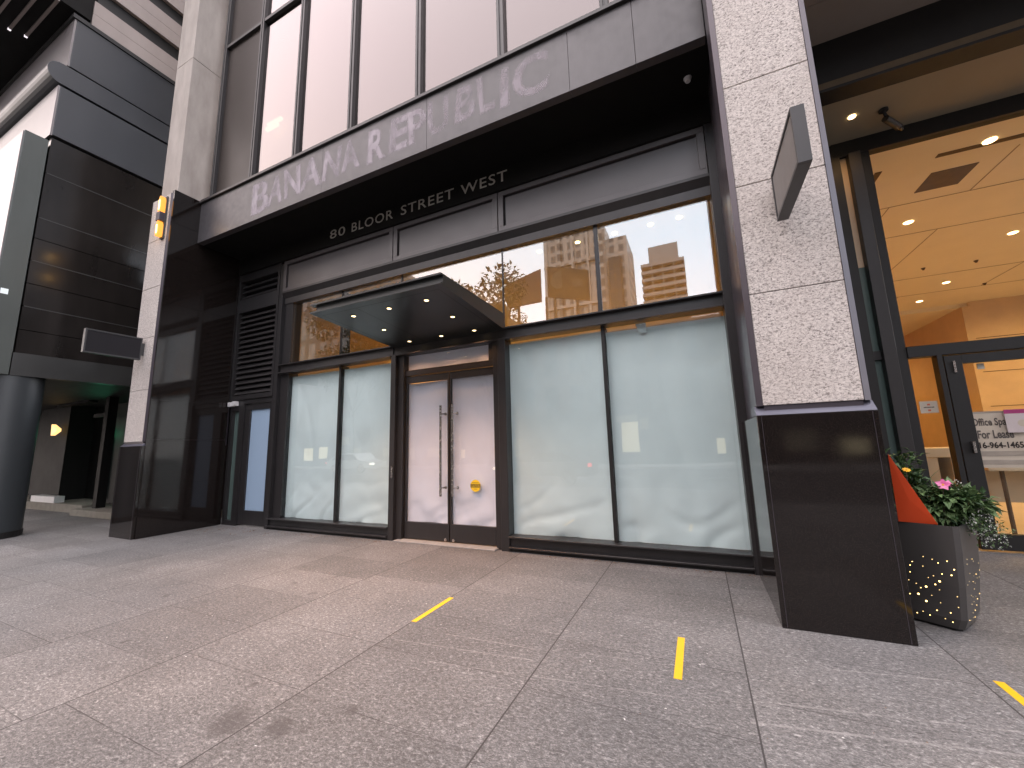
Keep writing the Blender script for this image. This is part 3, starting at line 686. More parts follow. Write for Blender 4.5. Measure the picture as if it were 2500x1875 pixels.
# ------------------------------------------------------------------ neighbour building on the left
NB = empty('neighbour_building', (-16, 4, 0), 'dark panelled neighbouring building with stepped bands and a round column, left of the shopfront', 'building')
XN = -12.40
part('core', MB().box(-45, XN - .14, 3.35, 16, 3.26, 34), 'soffit_black', NB)
w = MB()
for a, b in ((3.67, 4.155), (4.165, 4.655), (4.665, 5.155), (5.165, 5.665), (5.675, 6.165), (6.175, 6.645), (6.655, 7.70), (7.71, 8.56)): w.box(XN - .13, XN, 2.88, 9.5, a, b - .004)
part('side_wall', w, 'nb_wall', NB)
sj = MB()
for z in (4.655, 5.665, 6.645, 7.70): sj.box(XN - .1, XN + .004, 2.90, 9.5, z - .008, z + .010)
part('wall_seam', sj, 'nb_band', NB)
part('soffit_band', MB().box(XN - .13, XN + .02, 2.86, 9.5, 3.20, 3.665), 'nb_band', NB)
part('corner_panel', MB().box(-40, XN + .015, 2.50, 2.85, 3.20, 8.46, bev=.01), ['nb_green'], NB)
part('front_cladding', MB().box(-40, XN - .02, 2.485, 2.499, 3.22, 8.44), 'nb_front', NB)
part('upper_panel', MB().box(XN - .2, XN + .03, 2.88, 9.5, 8.62, 9.86, bev=.006), 'nb_panel', NB)
part('upper_front', MB().box(-40, XN + .02, 2.84, 2.875, 8.60, 9.86), 'nb_front', NB)
pf = [(9.5, 9.92)] + [(2.86 - .22 * math.cos(t), 10.17 + .25 * math.sin(t)) for t in [R(-90 + 15 * i) for i in range(13)]] + [(9.5, 10.43)]
part('cornice', MB().prism(pf, 'x', -40, XN + .028), 'nb_panel', NB)
part('upper_panel', MB().box(XN - .2, XN + .03, 2.96, 9.5, 10.455, 11.72, bev=.006), 'nb_panel', NB)
part('upper_front', MB().box(-40, XN + .02, 2.92, 2.955, 10.455, 11.72), 'nb_front', NB)
part('coping', MB().box(-40, XN + .06, 2.88, 9.5, 11.725, 11.83), 'black', NB)
z = 11.86
for i in range(9):
    q = MB().box(XN - .5, XN - .02, 3.20, 9.5, z, z + .36).box(XN - .5, XN - .02, 3.20, 9.5, z + .366, z + .72)
    part('upper_cladding', q, 'nb_louvre', NB)
    part('upper_recess', MB().box(XN - .5, XN - .12, 3.26, 9.5, z + .72, z + 1.15), 'black', NB)
    z += 1.15
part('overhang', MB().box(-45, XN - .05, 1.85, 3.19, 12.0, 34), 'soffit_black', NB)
for x_, y_ in ((-14.62, 1.91), (-14.33, 2.13), (-14.4, 2.38), (-14.3, 2.62)):
    part('soffit_strip', MB().box(x_, XN - .06, y_, y_ + .05, 11.96, 11.999), 'nb_louvre', NB)
    part('strip_end_lamp', MB().box(x_ - .05, x_, y_, y_ + .05, 11.95, 11.999), emit('strip_end_lamp', (1, .9, .95), 1.2), NB)
co = MB(); co.smooth = True
co.cyl((-12.90, 2.98, .12), (-12.90, 2.98, 3.20), .5, n=40, caps=False)
cc = part('column', co, 'nb_col', NB)
part('base_ring', MB().cyl((-12.90, 2.98, 0), (-12.90, 2.98, .12), .515, n=40), 'black', cc)
part('arcade_ceiling', MB().box(-40, XN - .14, 2.86, 9.5, 3.21, 3.25), 'black', NB)
part('arcade_wall', MB().box(-40, -10.5, 6.2, 6.4, 0, 3.2), 'soffit_black', NB)
part('arcade_plinth', MB().box(-30, -15.55, 5.25, 6.2, 0, .22), 'stone_step', NB)
part('stone_step', MB().box(-15.5, -10.6, 5.0, 6.2, 0, .16, bev=.01), 'stone_step', NB)
part('white_block', MB().box(-19.2, -17.5, 5.28, 5.5, .22, .40), 'white_plastic', NB)
part('entrance_frame', MB().box(-15.12, -14.92, 5.3, 5.5, .16, 3.2).box(-16.35, -15.2, 5.5, 5.6, 2.7, 2.8).box(-18.4, -16.2, 5.3, 5.5, 3.15, 3.2), 'soffit_black', NB)
part('entrance_frame', MB().box(-13.75, -13.6, 5.3, 5.5, .16, 3.0).box(-13.75, -10.6, 5.35, 5.5, .95, 1.02), 'soffit_black', NB)
part('green_lit_pane', MB().box(-16.35, -15.75, 5.75, 5.8, .35, 2.1), 'teal_glow', NB)
part('glazed_panel', MB().box(-15.75, -10.6, 5.8, 5.82, .2, 3.1), 'arcade_dark', NB)
part('arcade_pier', MB().box(-20.5, -18.3, 5.6, 6.2, .22, 3.2), 'arcade_dark', NB)
part('wall_lantern', MB().prism([(-18.85, 2.26), (-18.45, 2.38), (-18.45, 2.46), (-18.9, 2.62)], 'y', 5.4, 5.5), emit('lantern_glow', (1, .62, .22), 1.6), NB)
part('green_lamp', MB().cyl((-15.95, 5.72, 1.95), (-15.85, 5.72, 2.35), .07, .05, 14), emit('green_lamp_glow', (.10, .85, .38), 1.0), NB)
lamp('POINT', (-16.0, 5.5, 2.2), 3, (.1, 1, .5), NB, .08)
part('bracket_awning', MB().prism([(2.1, 4.55), (2.46, 4.80), (2.46, 4.42)], 'x', -13.2, -12.45), 'ink_brown', NB)
part('bracket_lamp', MB().box(-12.40, -12.38, 2.56, 2.66, 4.82, 4.93), emit('small_white_lamp', (.9, .95, 1), .9), NB)

# ------------------------------------------------------------------ signs, lamps and small fittings
def blade(loc, label, face):
    t = empty('blade_sign', loc, label, 'sign', 'blank blade signs on the granite pillars')
    ox, oy, oz = loc
    part('sign_frame', MB().box(ox - .043, ox + .043, oy, oy + .025, oz, oz + .45, bev=.003).box(ox - .043, ox + .043, oy + .025, oy + .83, oz, oz + .025).box(ox - .043, ox + .043, oy + .025, oy + .83, oz + .425, oz + .45).box(ox - .043, ox + .043, oy + .81, oy + .83, oz + .025, oz + .425), 'sign_dark', t)
    part('sign_face', MB().box(ox - .034, ox + .034, oy + .025, oy + .81, oz + .025, oz + .425), face, t)
    part('wall_bracket', MB().box(ox - .02, ox + .02, oy + .83, oy + .90, oz + .10, oz + .35), 'sign_dark', t)
    return t
blade((.862, 3.16, 3.42), 'blank dark blade sign on the right speckled granite pillar, seen from below', 'sign_face')
blade((-10.03, 3.10, 3.42), 'blank dark blade sign on the left granite pillar, in front of the dark neighbour wall', 'sign_face_shaded')
sc = empty('wall_sconce', (-9.80, 3.9, 6.45), 'glowing amber twin wall lamp high on the left granite pillar', 'wall lamp')
for z0, z1 in ((6.03, 6.36), (6.56, 6.92)):
    prof = [(-.045, 0), (.045, 0), (.05, .06), (.05, (z1 - z0) - .08), (.02, z1 - z0), (-.02, z1 - z0), (-.05, (z1 - z0) - .08), (-.05, .06)]
    part('lamp_core', MB().box(-9.818, -9.782, 3.852, 3.862, z0 + .05, z1 - .09), 'sconce_core', sc)
    part('lamp_glass', MB().prism([(-9.80 + a, z0 + b) for a, b in prof], 'y', 3.86, 3.945), 'sconce', sc)
    lamp('POINT', (-9.80, 3.80, (z0 + z1) / 2), 2.5, (1, .55, .15), sc, .06)
part('mounting_bracket', MB().box(-9.87, -9.73, 3.85, 3.946, 6.365, 6.555, bev=.005), 'alu', sc)
part('back_plate', MB().box(-9.865, -9.735, 3.947, 3.978, 6.0, 6.95), 'sign_dark', sc)
sca = empty('security_camera', (2.86, 6.87, 6.12), 'small dark bullet security camera hanging under the lobby soffit', 'camera')
part('mount', MB().cyl((2.84, 6.84, 6.13), (2.84, 6.84, 6.10), .055, n=16).cyl((2.84, 6.84, 6.10), (2.90, 6.92, 6.02), .02, n=10), 'rubber', sca)
part('camera_body', MB().cyl((2.86, 6.88, 6.01), (3.08, 7.10, 5.96), .045, n=16), 'frame2', sca)
part('lens_hood', MB().cyl((3.08, 7.10, 5.96), (3.13, 7.15, 5.95), .035, .03, n=14), 'dark_lens', sca)
em = empty('emergency_light', (-9.42, 5.44, 2.6), 'small white twin emergency light box above the side door, under the louvres', 'light')
part('housing', MB().box(-9.55, -9.42, 5.38, 5.468, 2.56, 2.66, bev=.006), 'white_plastic', em)
part('lens', MB().box(-9.405, -9.28, 5.38, 5.468, 2.57, 2.67, bev=.006), 'white_plastic', em)
st = empty('caution_sticker', (-3.245, 5.57, .9), 'round yellow caution sticker on the right papered door', 'sticker')
part('disc', MB().cyl((-3.245, 5.577, .905), (-3.245, 5.575, .905), .092, n=40), 'sticker_y', st)
part('black_band', MB().box(-3.335, -3.155, 5.5735, 5.5748, .878, .932), 'ink_brown', st)
tx = MB(); put_text(tx, 'CAUTION', -3.322, -3.168, .886, .924, 5.573); part('caution_lettering', tx, 'sticker_y', st)
tx = MB()
for i in range(6): tx.box(-3.305 + i * .02, -3.292 + i * .02, 5.5742, 5.5748, .945, .957)
for i in range(3): tx.box(-3.272 + i * .02, -3.258 + i * .02, 5.5742, 5.5748, .850, .860)
part('small_print', tx, 'ink_brown', st)

# yellow tape
tp = single('tape_strip', MB().box(-2.44, -2.39, 3.04, 3.64, 0.0005, .002), 'yellow', (-2.415, 3.34, 0), 'yellow tape strip on the paving nearest the shop doors, along a slab joint', 'tape strip', 'yellow distancing tape strips on the pavement')
copy_thing(tp, (-.255, 3.27, 0), R(0), 'middle yellow tape strip, on the open paving in front of the right shop window')
copy_thing(tp, (1.53, 3.36, 0), R(0), 'yellow tape strip at the right edge of the picture, in front of the planter')

# lease sign, poster, notice behind the lobby glass
ls = empty('lease_sign', (3.7, 7.47, 1.4), 'white office lease sign with large black lettering behind the lobby door glass', 'sign')
part('board', MB().box(3.28, 4.02, 7.49, 7.50, 1.05, 1.78), 'sheet', ls)
tx = MB(); put_text(tx, 'Office Space', 3.372, 3.372 + .40, 1.57, 1.70, 7.486, offset=.03); put_text(tx, 'For Lease', 3.405, 3.405 + .34, 1.43, 1.54, 7.486, offset=.03); part('black_lettering', tx, 'ink_grey', ls)
tx = MB(); put_text(tx, '416-964-1465', 3.345, 3.815, 1.30, 1.385, 7.486, offset=.03); part('phone_number', tx, 'ink', ls)
part('grey_band', MB().box(3.28, 4.02, 7.486, 7.489, 1.20, 1.265).box(3.28, 4.02, 7.486, 7.489, 1.09, 1.15).box(3.28, 4.02, 7.486, 7.489, 1.765, 1.79), dull('grey_print', (.40, .37, .36), .6), ls)
ps = empty('poster_sheet', (3.85, 7.45, 1.64), 'lilac sheet with a magenta header taped over the lease sign', 'poster')
part('sheet', MB().box(3.68, 4.0, 7.452, 7.456, 1.50, 1.745), 'sheet_lilac', ps)
part('header_band', MB().box(3.68, 4.0, 7.452, 7.456, 1.746, 1.80), 'magenta', ps)
part('faint_emblem', MB().cyl((3.83, 7.4515, 1.62), (3.83, 7.450, 1.62), .045, n=20), 'sheet', ps)
nc = empty('notice_card', (2.96, 7.45, 1.9), 'small white notice card with red and black print in the lobby sidelight', 'notice')
part('card', MB().box(2.865, 3.055, 7.445, 7.449, 1.80, 1.965), 'sheet', nc)
tx = MB()
for i in range(8): tx.box(2.905 + i * .014, 2.915 + i * .014, 7.4435, 7.4445, 1.872, 1.887)
part('black_print', tx, 'ink', nc)
tx = MB().box(2.945, 2.975, 7.4435, 7.4445, 1.905, 1.93).box(2.945, 2.975, 7.4435, 7.4445, 1.825, 1.85); part('red_print', tx, 'ink_red', nc)
dk = empty('reception_desk', (3.9, 9.2, 0), 'cream reception desk just inside the lobby glass', 'desk')
part('desk_top', MB().box(3.35, 4.05, 8.95, 9.7, 1.13, 1.28, bev=.008), 'cream', dk)
part('desk_leg', MB().box(3.40, 3.56, 9.0, 9.65, 0, 1.13), 'cream', dk); part('desk_leg', MB().box(3.72, 3.86, 9.0, 9.65, 0, 1.13), 'cream', dk)
part('desk_back', MB().box(3.56, 3.72, 9.4, 9.45, 0, 1.13), 'lobby_wood', dk)
tb2 = empty('lobby_table', (4.6, 8.6, 0), 'long cream table with thin dark legs inside the lobby, below the lease sign', 'table')
part('table_top', MB().box(3.86, 5.6, 8.4, 8.9, .95, 1.0), 'cream', tb2)
for x in (4.04, 5.4): part('table_leg', MB().cyl((x, 8.5, 0), (x, 8.5, .95), .025, n=10), 'groove', tb2)
part('side_panel', MB().box(3.86, 5.6, 8.85, 8.88, .45, .95), 'cream', tb2)

# ------------------------------------------------------------------ planter and its plants
PC = Vector((1.665, 4.62))
PT = empty('planter', (PC.x, PC.y, 0), 'tall square grey metal planter pierced with small glowing holes, right of the granite pillar', 'planter')
ang = R(10)
def pcorner(r, i):
    t = ang + R(-90 + 90 * i); return (PC.x + r * math.cos(t), PC.y + r * math.sin(t))
levels = [(0.02, .225), (.10, .27), (.35, .315), (.60, .345), (.80, .362)]
def prad(z):
    for (a, ra), (b, rb) in zip(levels, levels[1:]):
        if a <= z <= b: return ra + (rb - ra) * (z - a) / (b - a)
    return levels[-1][1]
def ring(z, r, c=.12):
    P = [Vector(pcorner(r, i)) for i in range(4)]; out = []
    for i in range(4):
        p, n_, q = P[i], P[(i + 1) % 4], P[(i - 1) % 4]
        out += [tuple(p + (q - p).normalized() * .03) + (z,), tuple(p + (n_ - p).normalized() * .03) + (z,)]
    return out
pm = MB(); vs = []
for zl, r in levels: vs += ring(zl, r)
vs += ring(.80, .345); vs += ring(.70, .335)
L = len(levels) + 2
fs = [[l * 8 + i, l * 8 + (i + 1) % 8, (l + 1) * 8 + (i + 1) % 8, (l + 1) * 8 + i] for l in range(L - 1) for i in range(8)]
fs.append(list(range(8))[::-1])
pm.add(vs, fs); part('pot', pm, 'planter', PT)
part('soil', MB().add(ring(.72, .335), [list(range(8))]), 'soil', PT)
part('foot', MB().add(ring(0, .20) + ring(.02, .20), [[i, (i + 1) % 8, 8 + (i + 1) % 8, 8 + i] for i in range(8)]), 'rubber', PT)
rnd = random.Random(5)
FM = ['fairy', emit('planter_light_dim', (1, .66, .25), 2.2), emit('planter_light_faint', (1, .75, .4), .6)]
for side, n in ((3, 40), (0, 30)):
    i0, i1 = side, (side + 1) % 4; used = []
    while len(used) < n:
        zz = .07 + .48 * rnd.random(); u = rnd.uniform(.08, .92)
        if any((u - q[0]) ** 2 * .16 + (zz - q[1]) ** 2 < .0011 for q in used): continue
        used.append((u, zz)); r = prad(zz)
        a, b = Vector(pcorner(r, i0)), Vector(pcorner(r, i1)); p = a.lerp(b, u); nrm = Vector(((a + b) / 2 - PC)).normalized()
        rr = rnd.choice((.0025, .003, .003, .004, .006)) if side == 3 else rnd.choice((.002, .0025, .003, .004))
        part('light_hole', MB().cyl((p.x - nrm.x * .004, p.y - nrm.y * .004, zz), (p.x + nrm.x * .0025, p.y + nrm.y * .0025, zz), rr, n=12), FM[0 if rr > .003 and side == 3 else rnd.choice((0, 1)) if side == 3 else rnd.choice((1, 2, 2))], PT)

def leaf(mb, p, d, up, L, Wd, tone, fold=.25, curl=.2):
    d = d.normalized(); s = d.cross(up)
    s = s.normalized() if s.length > 1e-4 else Vector((1, 0, 0)); n = s.cross(d)
    pts = [p, p + d * L * .4 + s * Wd * .5 + n * fold * Wd, p + d * L - n * curl * L, p + d * L * .4 - s * Wd * .5 + n * fold * Wd, p + d * L * .45]
    mb.add(pts, [(0, 1, 4), (1, 2, 4), (0, 4, 3), (4, 2, 3)])
    mb.tone = (mb.tone or []) + [tone] * 5
def rv(r=random): 
    while True:
        v = Vector((r.uniform(-1, 1), r.uniform(-1, 1), r.uniform(-1, 1)))
        if .05 < v.length < 1: return v.normalized()
def bush(name, blobs, n, L, mat, loc, label, group, seed, wr=.6, stems=True):
    r = random.Random(seed); mb = MB(); mb.smooth = 'raw'
    t = empty(name, loc, label, 'plant', group)
    for k in range(n):
        c, rad = r.choice(blobs); d = rv(r); p = Vector(c) + Vector((d.x * rad[0], d.y * rad[1], d.z * rad[2])) * (r.random() ** .45)
        o = (d + rv(r) * .8 + Vector((0, 0, .15))); l = L * r.uniform(.6, 1.3)
        leaf(mb, p, o, Vector((r.uniform(-.4, .4), r.uniform(-.4, .4), 1)), l, l * wr, r.random())
    part('foliage', mb, mat, t)
    if stems:
        sm = MB()
        for k in range(14):
            c, rad = r.choice(blobs); q = Vector(c) + rv(r) * .6 * min(rad); b = Vector((loc[0] + r.uniform(-.05, .05), loc[1] + r.uniform(-.05, .05), .70))
            sm.cyl(b, q, .005, .002, 5)
        part('stem', sm, 'bark', t)
    return t
G = 'plants growing in the metal planter'
bush('leafy_plant', [((1.78, 4.55, .92), (.16, .15, .13)), ((1.70, 4.50, .98), (.14, .13, .12)), ((1.88, 4.55, .86), (.12, .12, .12)), ((1.60, 4.65, 1.05), (.13, .12, .16)), ((1.72, 4.46, .90), (.14, .08, .10)), ((1.90, 4.44, .96), (.12, .10, .11)), ((1.80, 4.42, 1.0), (.12, .09, .09))], 1250, .070, 'leaf', (1.72, 4.58, .72), 'dense dark green leafy plant filling the middle of the planter', G, 3)
sp_ = empty('spiky_plant', (1.60, 4.70, .72), 'spiky tall grass-leaved plant standing at the back of the planter', 'plant', G)
mb = MB(); mb.smooth = 'raw'; r = random.Random(11)
for k in range(26):
    a = r.uniform(0, 6.28); tilt = r.uniform(.15, .9); d = Vector((math.cos(a) * tilt, math.sin(a) * tilt, 1)).normalized(); l = r.uniform(.45, .72)
    p = Vector((1.60, 4.70, .75)) + rv(r) * .04; s = d.cross(Vector((0, 0, 1))).normalized() * .011; tn = r.random() * .8
    P = []
    for i in range(6):
        t = i / 5; q = p + d * l * t + Vector((math.cos(a), math.sin(a), 0)) * .12 * t * t - Vector((0, 0, .22)) * t * t * tilt
        w = s * (1 - t) * (.6 + .8 * t); P += [q + w, q - w]
    mb.add(P, [(2 * i, 2 * i + 1, 2 * i + 3, 2 * i + 2) for i in range(5)]); mb.tone = (mb.tone or []) + [tn] * 12
for k in range(120):
    q = Vector((1.60, 4.66, 1.24)) + Vector((r.uniform(-.09, .13), r.uniform(-.1, .1), r.uniform(-.16, .13)))
    leaf(mb, q, rv(r) + Vector((0, 0, .3)), Vector((0, 0, 1)), .085, .035, r.random() * .6)
part('blade_leaves', mb, 'leaf', sp_)
def flower(name, c, size, mat, label, face, n=5, seed=1):
    t = empty(name, c, label, 'flower', 'flowers in the metal planter'); mb = MB(); mb.smooth = 'raw'; f = Vector(face).normalized(); u = f.orthogonal().normalized(); w = f.cross(u); r = random.Random(seed)
    for i in range(n):
        a = 2 * math.pi * i / n; d = u * math.cos(a) + w * math.sin(a) + f * .25
        leaf(mb, Vector(c), d, f, size, size * .95, r.random(), .05, .1)
    part('petals', mb, mat, t)
    part('flower_centre', MB().cyl(Vector(c), Vector(c) + f * .006, size * .16, n=8), 'petal_yellow', t)
    part('stem', MB().cyl(Vector(c) - f * .002, (c[0] - .02, c[1] + .05, .74), .003, n=5), 'bark', t)
flower('petunia_flower', (1.735, 4.38, 1.105), .048, 'petal_pink', 'large bright pink flower at the front of the planter', (-.3, -1, .35), seed=2)
flower('petunia_flower', (1.782, 4.40, 1.11), .036, 'petal_pink', 'smaller pink flower half turned away beside the large pink one', (.6, -.7, .5), seed=3)
flower('marigold_flower', (1.555, 4.45, 1.215), .030, 'petal_yellow', 'single yellow flower below the spiky leaves of the planter', (0, -.6, .8), 9, 4)
al = empty('trailing_plant', (1.92, 4.50, .72), 'trailing plant with tiny white flowers spilling over the right rim of the planter', 'plant', G)
mb = MB(); mb.smooth = 'raw'; wb = MB(); wb.smooth = 'raw'; r = random.Random(21)
for k in range(420):
    u = r.random(); c = Vector((1.90 + .10 * u, 4.46 - .03 * u, .92 - .22 * u)); q = c + Vector((rv(r).x * .09, rv(r).y * .10, rv(r).z * .10))
    leaf(mb, q, rv(r), Vector((0, 0, 1)), .028, .014, r.random())
for k in range(130):
    u = r.random(); c = Vector((1.88 + .10 * u, 4.42 - .01 * u, .92 - .22 * u)); d = rv(r); q = c + Vector((d.x * .075, d.y * .09, d.z * .09))
    for j in range(3): leaf(wb, q + rv(r) * .008, rv(r) + Vector((0, -.5, .5)), Vector((0, 0, 1)), .011, .011, r.random())
for k in range(26):
    q = Vector((1.86, 4.5, 1.06)) + Vector((r.uniform(-.05, .08), r.uniform(-.05, .05), r.uniform(-.04, .07)))
    for j in range(3): leaf(wb, q + rv(r) * .008, rv(r), Vector((0, 0, 1)), .011, .011, r.random())
part('foliage', mb, 'leaf', al); part('white_flowers', wb, 'petal_white', al)['kind'] = 'stuff'
of = MB()
A, B_, C_ = Vector((1.385, 4.18, 1.36)), Vector((1.655, 4.36, .80)), Vector((1.445, 4.44, .80)); th = Vector((.004, .010, 0))
A = Vector((1.405, 4.30, 1.355)); 
mid = (A + B_ + C_) / 3 + Vector((.004, -.006, 0))
of.add([A, B_, C_, mid, A + th, B_ + th, C_ + th], [(0, 1, 3), (1, 2, 3), (2, 0, 3), (4, 6, 5), (0, 4, 5, 1), (1, 5, 6, 2), (2, 6, 4, 0)])
fn = empty('orange_pennant', (1.50, 4.40, .8), 'bright orange triangular fabric fin standing in the front of the planter', 'decoration')
part('fabric', of, 'orange', fn)
part('rod', MB().cyl((1.43, 4.455, .72), (1.403, 4.315, 1.35), .006, n=8), 'rubber', fn)

# ------------------------------------------------------------------ litter on the paving
r = random.Random(4); lt = MB(); lt.smooth = 'raw'
def scrap(x, y, s):
    a = r.uniform(0, 6.28); d = Vector((math.cos(a), math.sin(a), .15)); leaf(lt, Vector((x, y, .004)), d, Vector((0, 0, 1)), s, s * .5, r.random(), .3, -.1)
for k in range(60): scrap(r.uniform(-9.4, -8.0), 5.1 + r.uniform(-.3, .25), r.uniform(.015, .04))
for k in range(90): scrap(r.uniform(-7.6, -4.9), 5.36 - abs(r.gauss(0, .12)), r.uniform(.012, .035))
for k in range(110): scrap(r.uniform(-2.4, .6), 5.39 - abs(r.gauss(0, .03)), r.uniform(.012, .03))
for k in range(50): scrap(r.uniform(-7, 1), r.uniform(2.5, 5.2), r.uniform(.008, .02))
single('leaf_litter', lt, 'litter', (-4, 5, 0), 'dry leaf fragments and grit gathered along the foot of the shopfront', 'litter', kind='stuff')
lt = MB(); lt.smooth = 'raw'
for k in range(60): scrap(r.uniform(-7, 1.4), r.uniform(1.2, 5.1), r.uniform(.008, .018))
single('paper_scraps', lt, 'litter_w', (-3, 3, 0), 'tiny white paper scraps scattered over the paving', 'litter', kind='stuff')

# ------------------------------------------------------------------ the far side of the street (seen in the glass)
def m_tower(name, wall, win, bw, bh, mort, lit=.0):
    a = Mt(name)
    br = a.n('TexBrick'); br.offset = 0; br.inputs['Scale'].default_value = 1; br.inputs['Brick Width'].default_value = bw; br.inputs['Row Height'].default_value = bh
    br.inputs['Mortar Size'].default_value = mort; br.inputs['Mortar Smooth'].default_value = 0
    sp = a.n('SeparateXYZ'); a.l(a.co(), sp.inputs[0]); cb = a.n('CombineXYZ')
    a.l(a.math('ADD', sp.outputs[0], sp.outputs[1]), cb.inputs[0]); a.l(sp.outputs[2], cb.inputs[1]); a.l(cb.outputs[0], br.inputs['Vector'])
    br.inputs['Color1'].default_value = (*win, 1); br.inputs['Color2'].default_value = (*[c * 1.7 for c in win], 1); br.inputs['Mortar'].default_value = (*wall, 1)
    a.set(br.outputs['Color'], a.math('MULTIPLY_ADD', br.outputs['Fac'], .6, .2)); return a.m
MAT['tower_a'] = m_tower('tower_stone', (.42, .37, .33), (.045, .05, .055), 2.4, 3.2, .55)
MAT['tower_b'] = dull('tower_balcony', (.34, .31, .29), .7, .1, .3)
MAT['tower_dark'] = m_tower('dark_tower', (.04, .036, .033), (.02, .02, .022), 1.5, 3.4, .2)
MAT['row_brick'] = m_tower('row_brick', (.18, .13, .11), (.05, .055, .06), 2.2, 3.4, .5)
MAT['row_stone'] = m_tower('row_stone', (.11, .10, .09), (.05, .055, .06), 1.8, 3.6, .35)
tA = empty('stone_tower', (-24, -96, 0), 'tall beige stone apartment tower mirrored in the middle of the upper shop glass', 'tower')
m1 = MB().box(-34.5, -19, -104, -89, 0, 64).box(-17.8, -12.4, -104, -90.5, 0, 56).box(-19, -17.8, -104, -89.8, 0, 59).box(-33, -20, -102, -91, 64, 74)
for x in (-34.7, -30.8, -26.9, -23, -19.3): m1.box(x, x + .9, -89, -88.3, 0, 62)
for z in (20, 38, 50, 61): m1.box(-34.8, -19, -89, -88.2, z, z + .7)
part('tower_wall', m1, 'tower_a', tA)
part('bay', MB().box(-17.2, -14.0, -91, -89.3, 0, 50), 'tower_dark', tA)
tB = empty('balcony_tower', (-6, -137, 0), 'grey-brown tower with stacked balcony slabs mirrored near the right end of the upper shop glass', 'tower')
m2 = MB().box(-11.8, .6, -146, -131, 0, 64).box(-9.8, -.4, -144, -130.5, 64, 70)
part('tower_wall', m2, 'tower_dark', tB)
m3 = MB()
for i in range(24): m3.box(-12.9, 1.4, -147, -129, i * 2.7 + .6, i * 2.7 + 1.75)
for i in range(24):
    for x_ in (-9.4, -5.8, -2.2): m3.box(x_, x_ + .3, -131, -129.1, i * 2.7 + 1.75, i * 2.7 + 3.3)
part('balcony_slabs', m3, 'tower_b', tB)
part('roof_box', MB().box(-10.0, -.3, -144.5, -129.8, 63.9, 70.1), 'tower_b', tB)

MAT['shop_lit'] = emit('lit_shop_window', (1, .82, .5), 1.6)
MAT['shop_dim'] = emit('dim_shop_window', (.9, .75, .5), .35)
def row(x0, x1, h, mat, label, lits, yb=-40):
    t = empty('shop_block', ((x0 + x1) / 2, -25, 0), label, 'building', 'low shop blocks across the street')
    part('wall', MB().box(x0, x1, yb, -20.3, 4, h), mat, t)
    part('shop_band', MB().box(x0, x1, yb, -20.25, 0, 4), 'black', t)
    part('parapet', MB().box(x0 - .05, x1 + .05, yb, -20.1, h, h + .5), 'kerb', t)
    for a, b, z0, z1, m in lits: part('lit_window', MB().box(a, b, -20.24, -20.2, z0, z1), m, t)
rl = random.Random(8)
def lits(x0, x1):
    out = []; x = x0
    while x < x1:
        w_ = rl.uniform(.5, 1.6); z0 = rl.choice((.6, .8, 1.6, 2.2)); h_ = rl.uniform(.4, 1.9)
        if rl.random() < .45: out.append((x, x + w_, z0, min(3.5, z0 + h_), rl.choice(('shop_lit', 'shop_dim', 'shop_dim', 'shop_dim'))))
        x += w_ + rl.uniform(.15, 1.4)
    return out
row(-50, -30, 22, 'row_stone', 'tall grey stone block across the street mirrored behind the left tree', lits(-48, -31))
row(-30, -15.4, 14.2, 'row_brick', 'taller brown brick block across the street between the trees and the billboard', lits(-29, -16), -22.5)
row(-15.2, -8, 11.0, 'row_brick', 'low brown brick shop block across the street below the billboard', lits(-14.8, -9))
row(-8, 12, 10.0, 'row_stone', 'low grey stone shop block across the street below the balcony tower', [(-5.2, -4.0, .9, 3.1, 'shop_lit'), (-5.6, -4.05, 3.16, 3.6, 'shop_dim'), (-3.9, -3.3, 2.5, 3.3, 'shop_dim')] + lits(-2.6, 11))
row(12, 40, 31, 'row_brick', 'red-brown brick block across the street at the far right of the reflections', lits(13, 38))
MAT['car_a'] = dull('car_paint_grey', (.10, .11, .12), .2, .03, 1, .3); MAT['car_b'] = dull('car_paint_white', (.6, .6, .6), .2, .03, 1)
MAT['tail'] = emit('tail_light', (1, .05, .03), 4); MAT['head'] = emit('head_light', (1, .93, .8), 7); MAT['car_glass'] = dull('car_window', (.012, .013, .015), .08)
def car(loc, paint, label, flip):
    t = empty('parked_car', loc, label, 'car', 'cars in the road'); x, y, z = loc; f = -1 if flip else 1
    X_ = lambda v: x + f * v
    side = [(-2.2, .35), (2.2, .35), (2.25, .75), (1.1, .92), (.55, 1.42), (-1.1, 1.45), (-1.95, .98), (-2.25, .90)]
    part('body', MB().prism([(X_(a), z + b) for a, b in side], 'y', y - .88, y + .88), paint, t)
    part('side_window', MB().prism([(X_(a), z + b) for a, b in ((.98, .95), (.50, 1.36), (-1.0, 1.38), (-1.7, .98))], 'y', y + .88, y + .885), 'car_glass', t)
    for a in (-1.35, 1.35):
        w_ = part('wheel', MB().cyl((X_(a), y + .70, z + .33), (X_(a), y + .90, z + .33), .33, n=24), 'rubber', t)
        part('rim', MB().cyl((X_(a), y + .90, z + .33), (X_(a), y + .91, z + .33), .21, n=20), 'steel', w_)
    part('tail_light', MB().box(*sorted((X_(-2.28), X_(-2.20))), y + .55, y + .885, z + .72, z + .86), 'tail', t)
    part('headlight', MB().box(*sorted((X_(2.18), X_(2.28))), y + .55, y + .885, z + .58, z + .70), 'head', t)
car((-6.5, -6.5, -.14), 'car_a', 'dark grey car in the near lane, mirrored in the right shop window', True)
car((-24, -12, -.14), 'car_b', 'white car in the far lane, mirrored in the left shop window', False)
bb = empty('rooftop_billboard', (-11, -24, 11), 'dark v-shaped rooftop billboard with two faces mirrored in the middle upper pane', 'billboard')
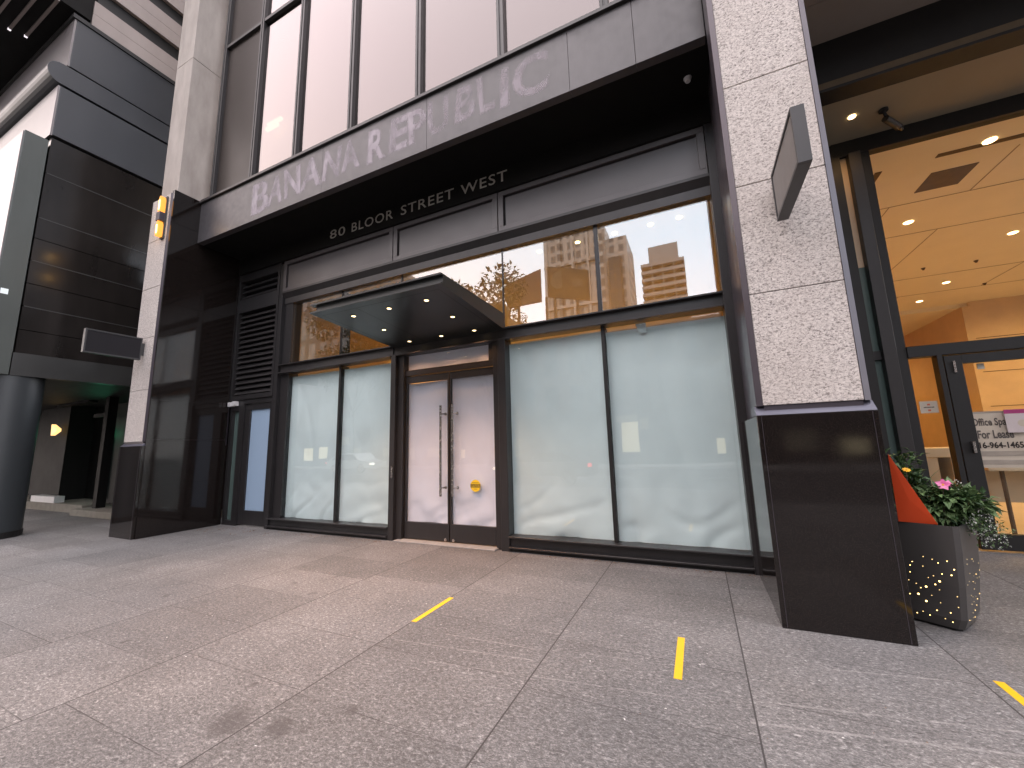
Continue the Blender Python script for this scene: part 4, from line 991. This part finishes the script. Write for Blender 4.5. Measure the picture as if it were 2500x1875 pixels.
MAT['bb_dark'] = dull('billboard_print', (.050, .028, .014), .6, .3, .6); MAT['bb_red'] = dull('billboard_print_red', (.10, .045, .038), .6, .2, .6); MAT['bb_pale'] = dull('billboard_print_pale', (.14, .10, .06), .6, .2, .8)
part('face', MB().add([(-12.0, -24, 15.8), (-7.6, -22.6, 14.2), (-7.6, -22.6, 17.1), (-12.0, -24, 19.0), (-12.0, -24.2, 15.8), (-7.6, -22.8, 14.2), (-7.6, -22.8, 17.1), (-12.0, -24.2, 19.0)], [(0, 1, 2, 3), (4, 7, 6, 5), (0, 4, 5, 1), (1, 5, 6, 2), (2, 6, 7, 3), (3, 7, 4, 0)]), 'bb_dark', bb)
part('face', MB().add([(-15.8, -22.6, 14.9), (-12.7, -24, 15.5), (-12.7, -24, 18.9), (-15.8, -22.6, 17.4), (-15.8, -22.8, 14.9), (-12.7, -24.2, 15.5), (-12.7, -24.2, 18.9), (-15.8, -22.8, 17.4)], [(0, 1, 2, 3), (4, 7, 6, 5), (0, 4, 5, 1), (1, 5, 6, 2), (2, 6, 7, 3), (3, 7, 4, 0)]), 'bb_red', bb)
part('pale_print', MB().cyl((-10.6, -23.50, 17.1), (-10.6, -23.48, 17.1), .9, n=24).add([(-9.3, -23.1, 16.0), (-8.1, -22.72, 15.6), (-8.1, -22.72, 16.3), (-9.3, -23.1, 16.8)], [(0, 1, 2, 3)]), 'bb_pale', bb)
pb = MB()
for x, y, t in ((-11.3, -24, 15.9), (-8.9, -23.2, 14.8), (-12.3, -24.4, 16), (-14.8, -23.2, 15.1)): pb.cyl((x, y, 11), (x, y, t), .14, n=10)
part('support_posts', pb, 'frame2', bb)
def street_tree(loc, h, label, seed):
    r = random.Random(seed); t = empty('street_tree', loc, label, 'tree', 'street trees across the road')
    o = Vector(loc); tr = MB(); tr.smooth = True
    tr.cyl(o, o + Vector((.1, 0, h * .35)), .22, .15, 12)
    mb = MB(); mb.smooth = 'raw'; tips = []
    for k in range(9):
        a = k * 2.4 + r.random(); q = o + Vector((math.cos(a) * h * .22 * r.uniform(.5, 1), math.sin(a) * h * .22 * r.uniform(.5, 1), h * r.uniform(.55, .92)))
        tr.cyl(o + Vector((.1, 0, h * r.uniform(.28, .35))), q, .09, .03, 7); tips.append(q)
    for k in range(5200):
        c = r.choice(tips); d = rv(r); p = c + d * (h * .12) * r.random() ** .5
        leaf(mb, p, d + rv(r), Vector((0, 0, 1)), (.42 * r.uniform(.6, 1.3)), .24, r.random())
    part('trunk', tr, 'bark', t); part('crown', mb, 'leaf_tree', t); return t
t1 = street_tree((-15.3, -17.6, 0), 15.5, 'leafy street tree mirrored beside the rooftop billboard', 5)
copy_thing(t1, (-30.5, -17.6, 0), R(70), 'leafy street tree mirrored under the left edge of the canopy')
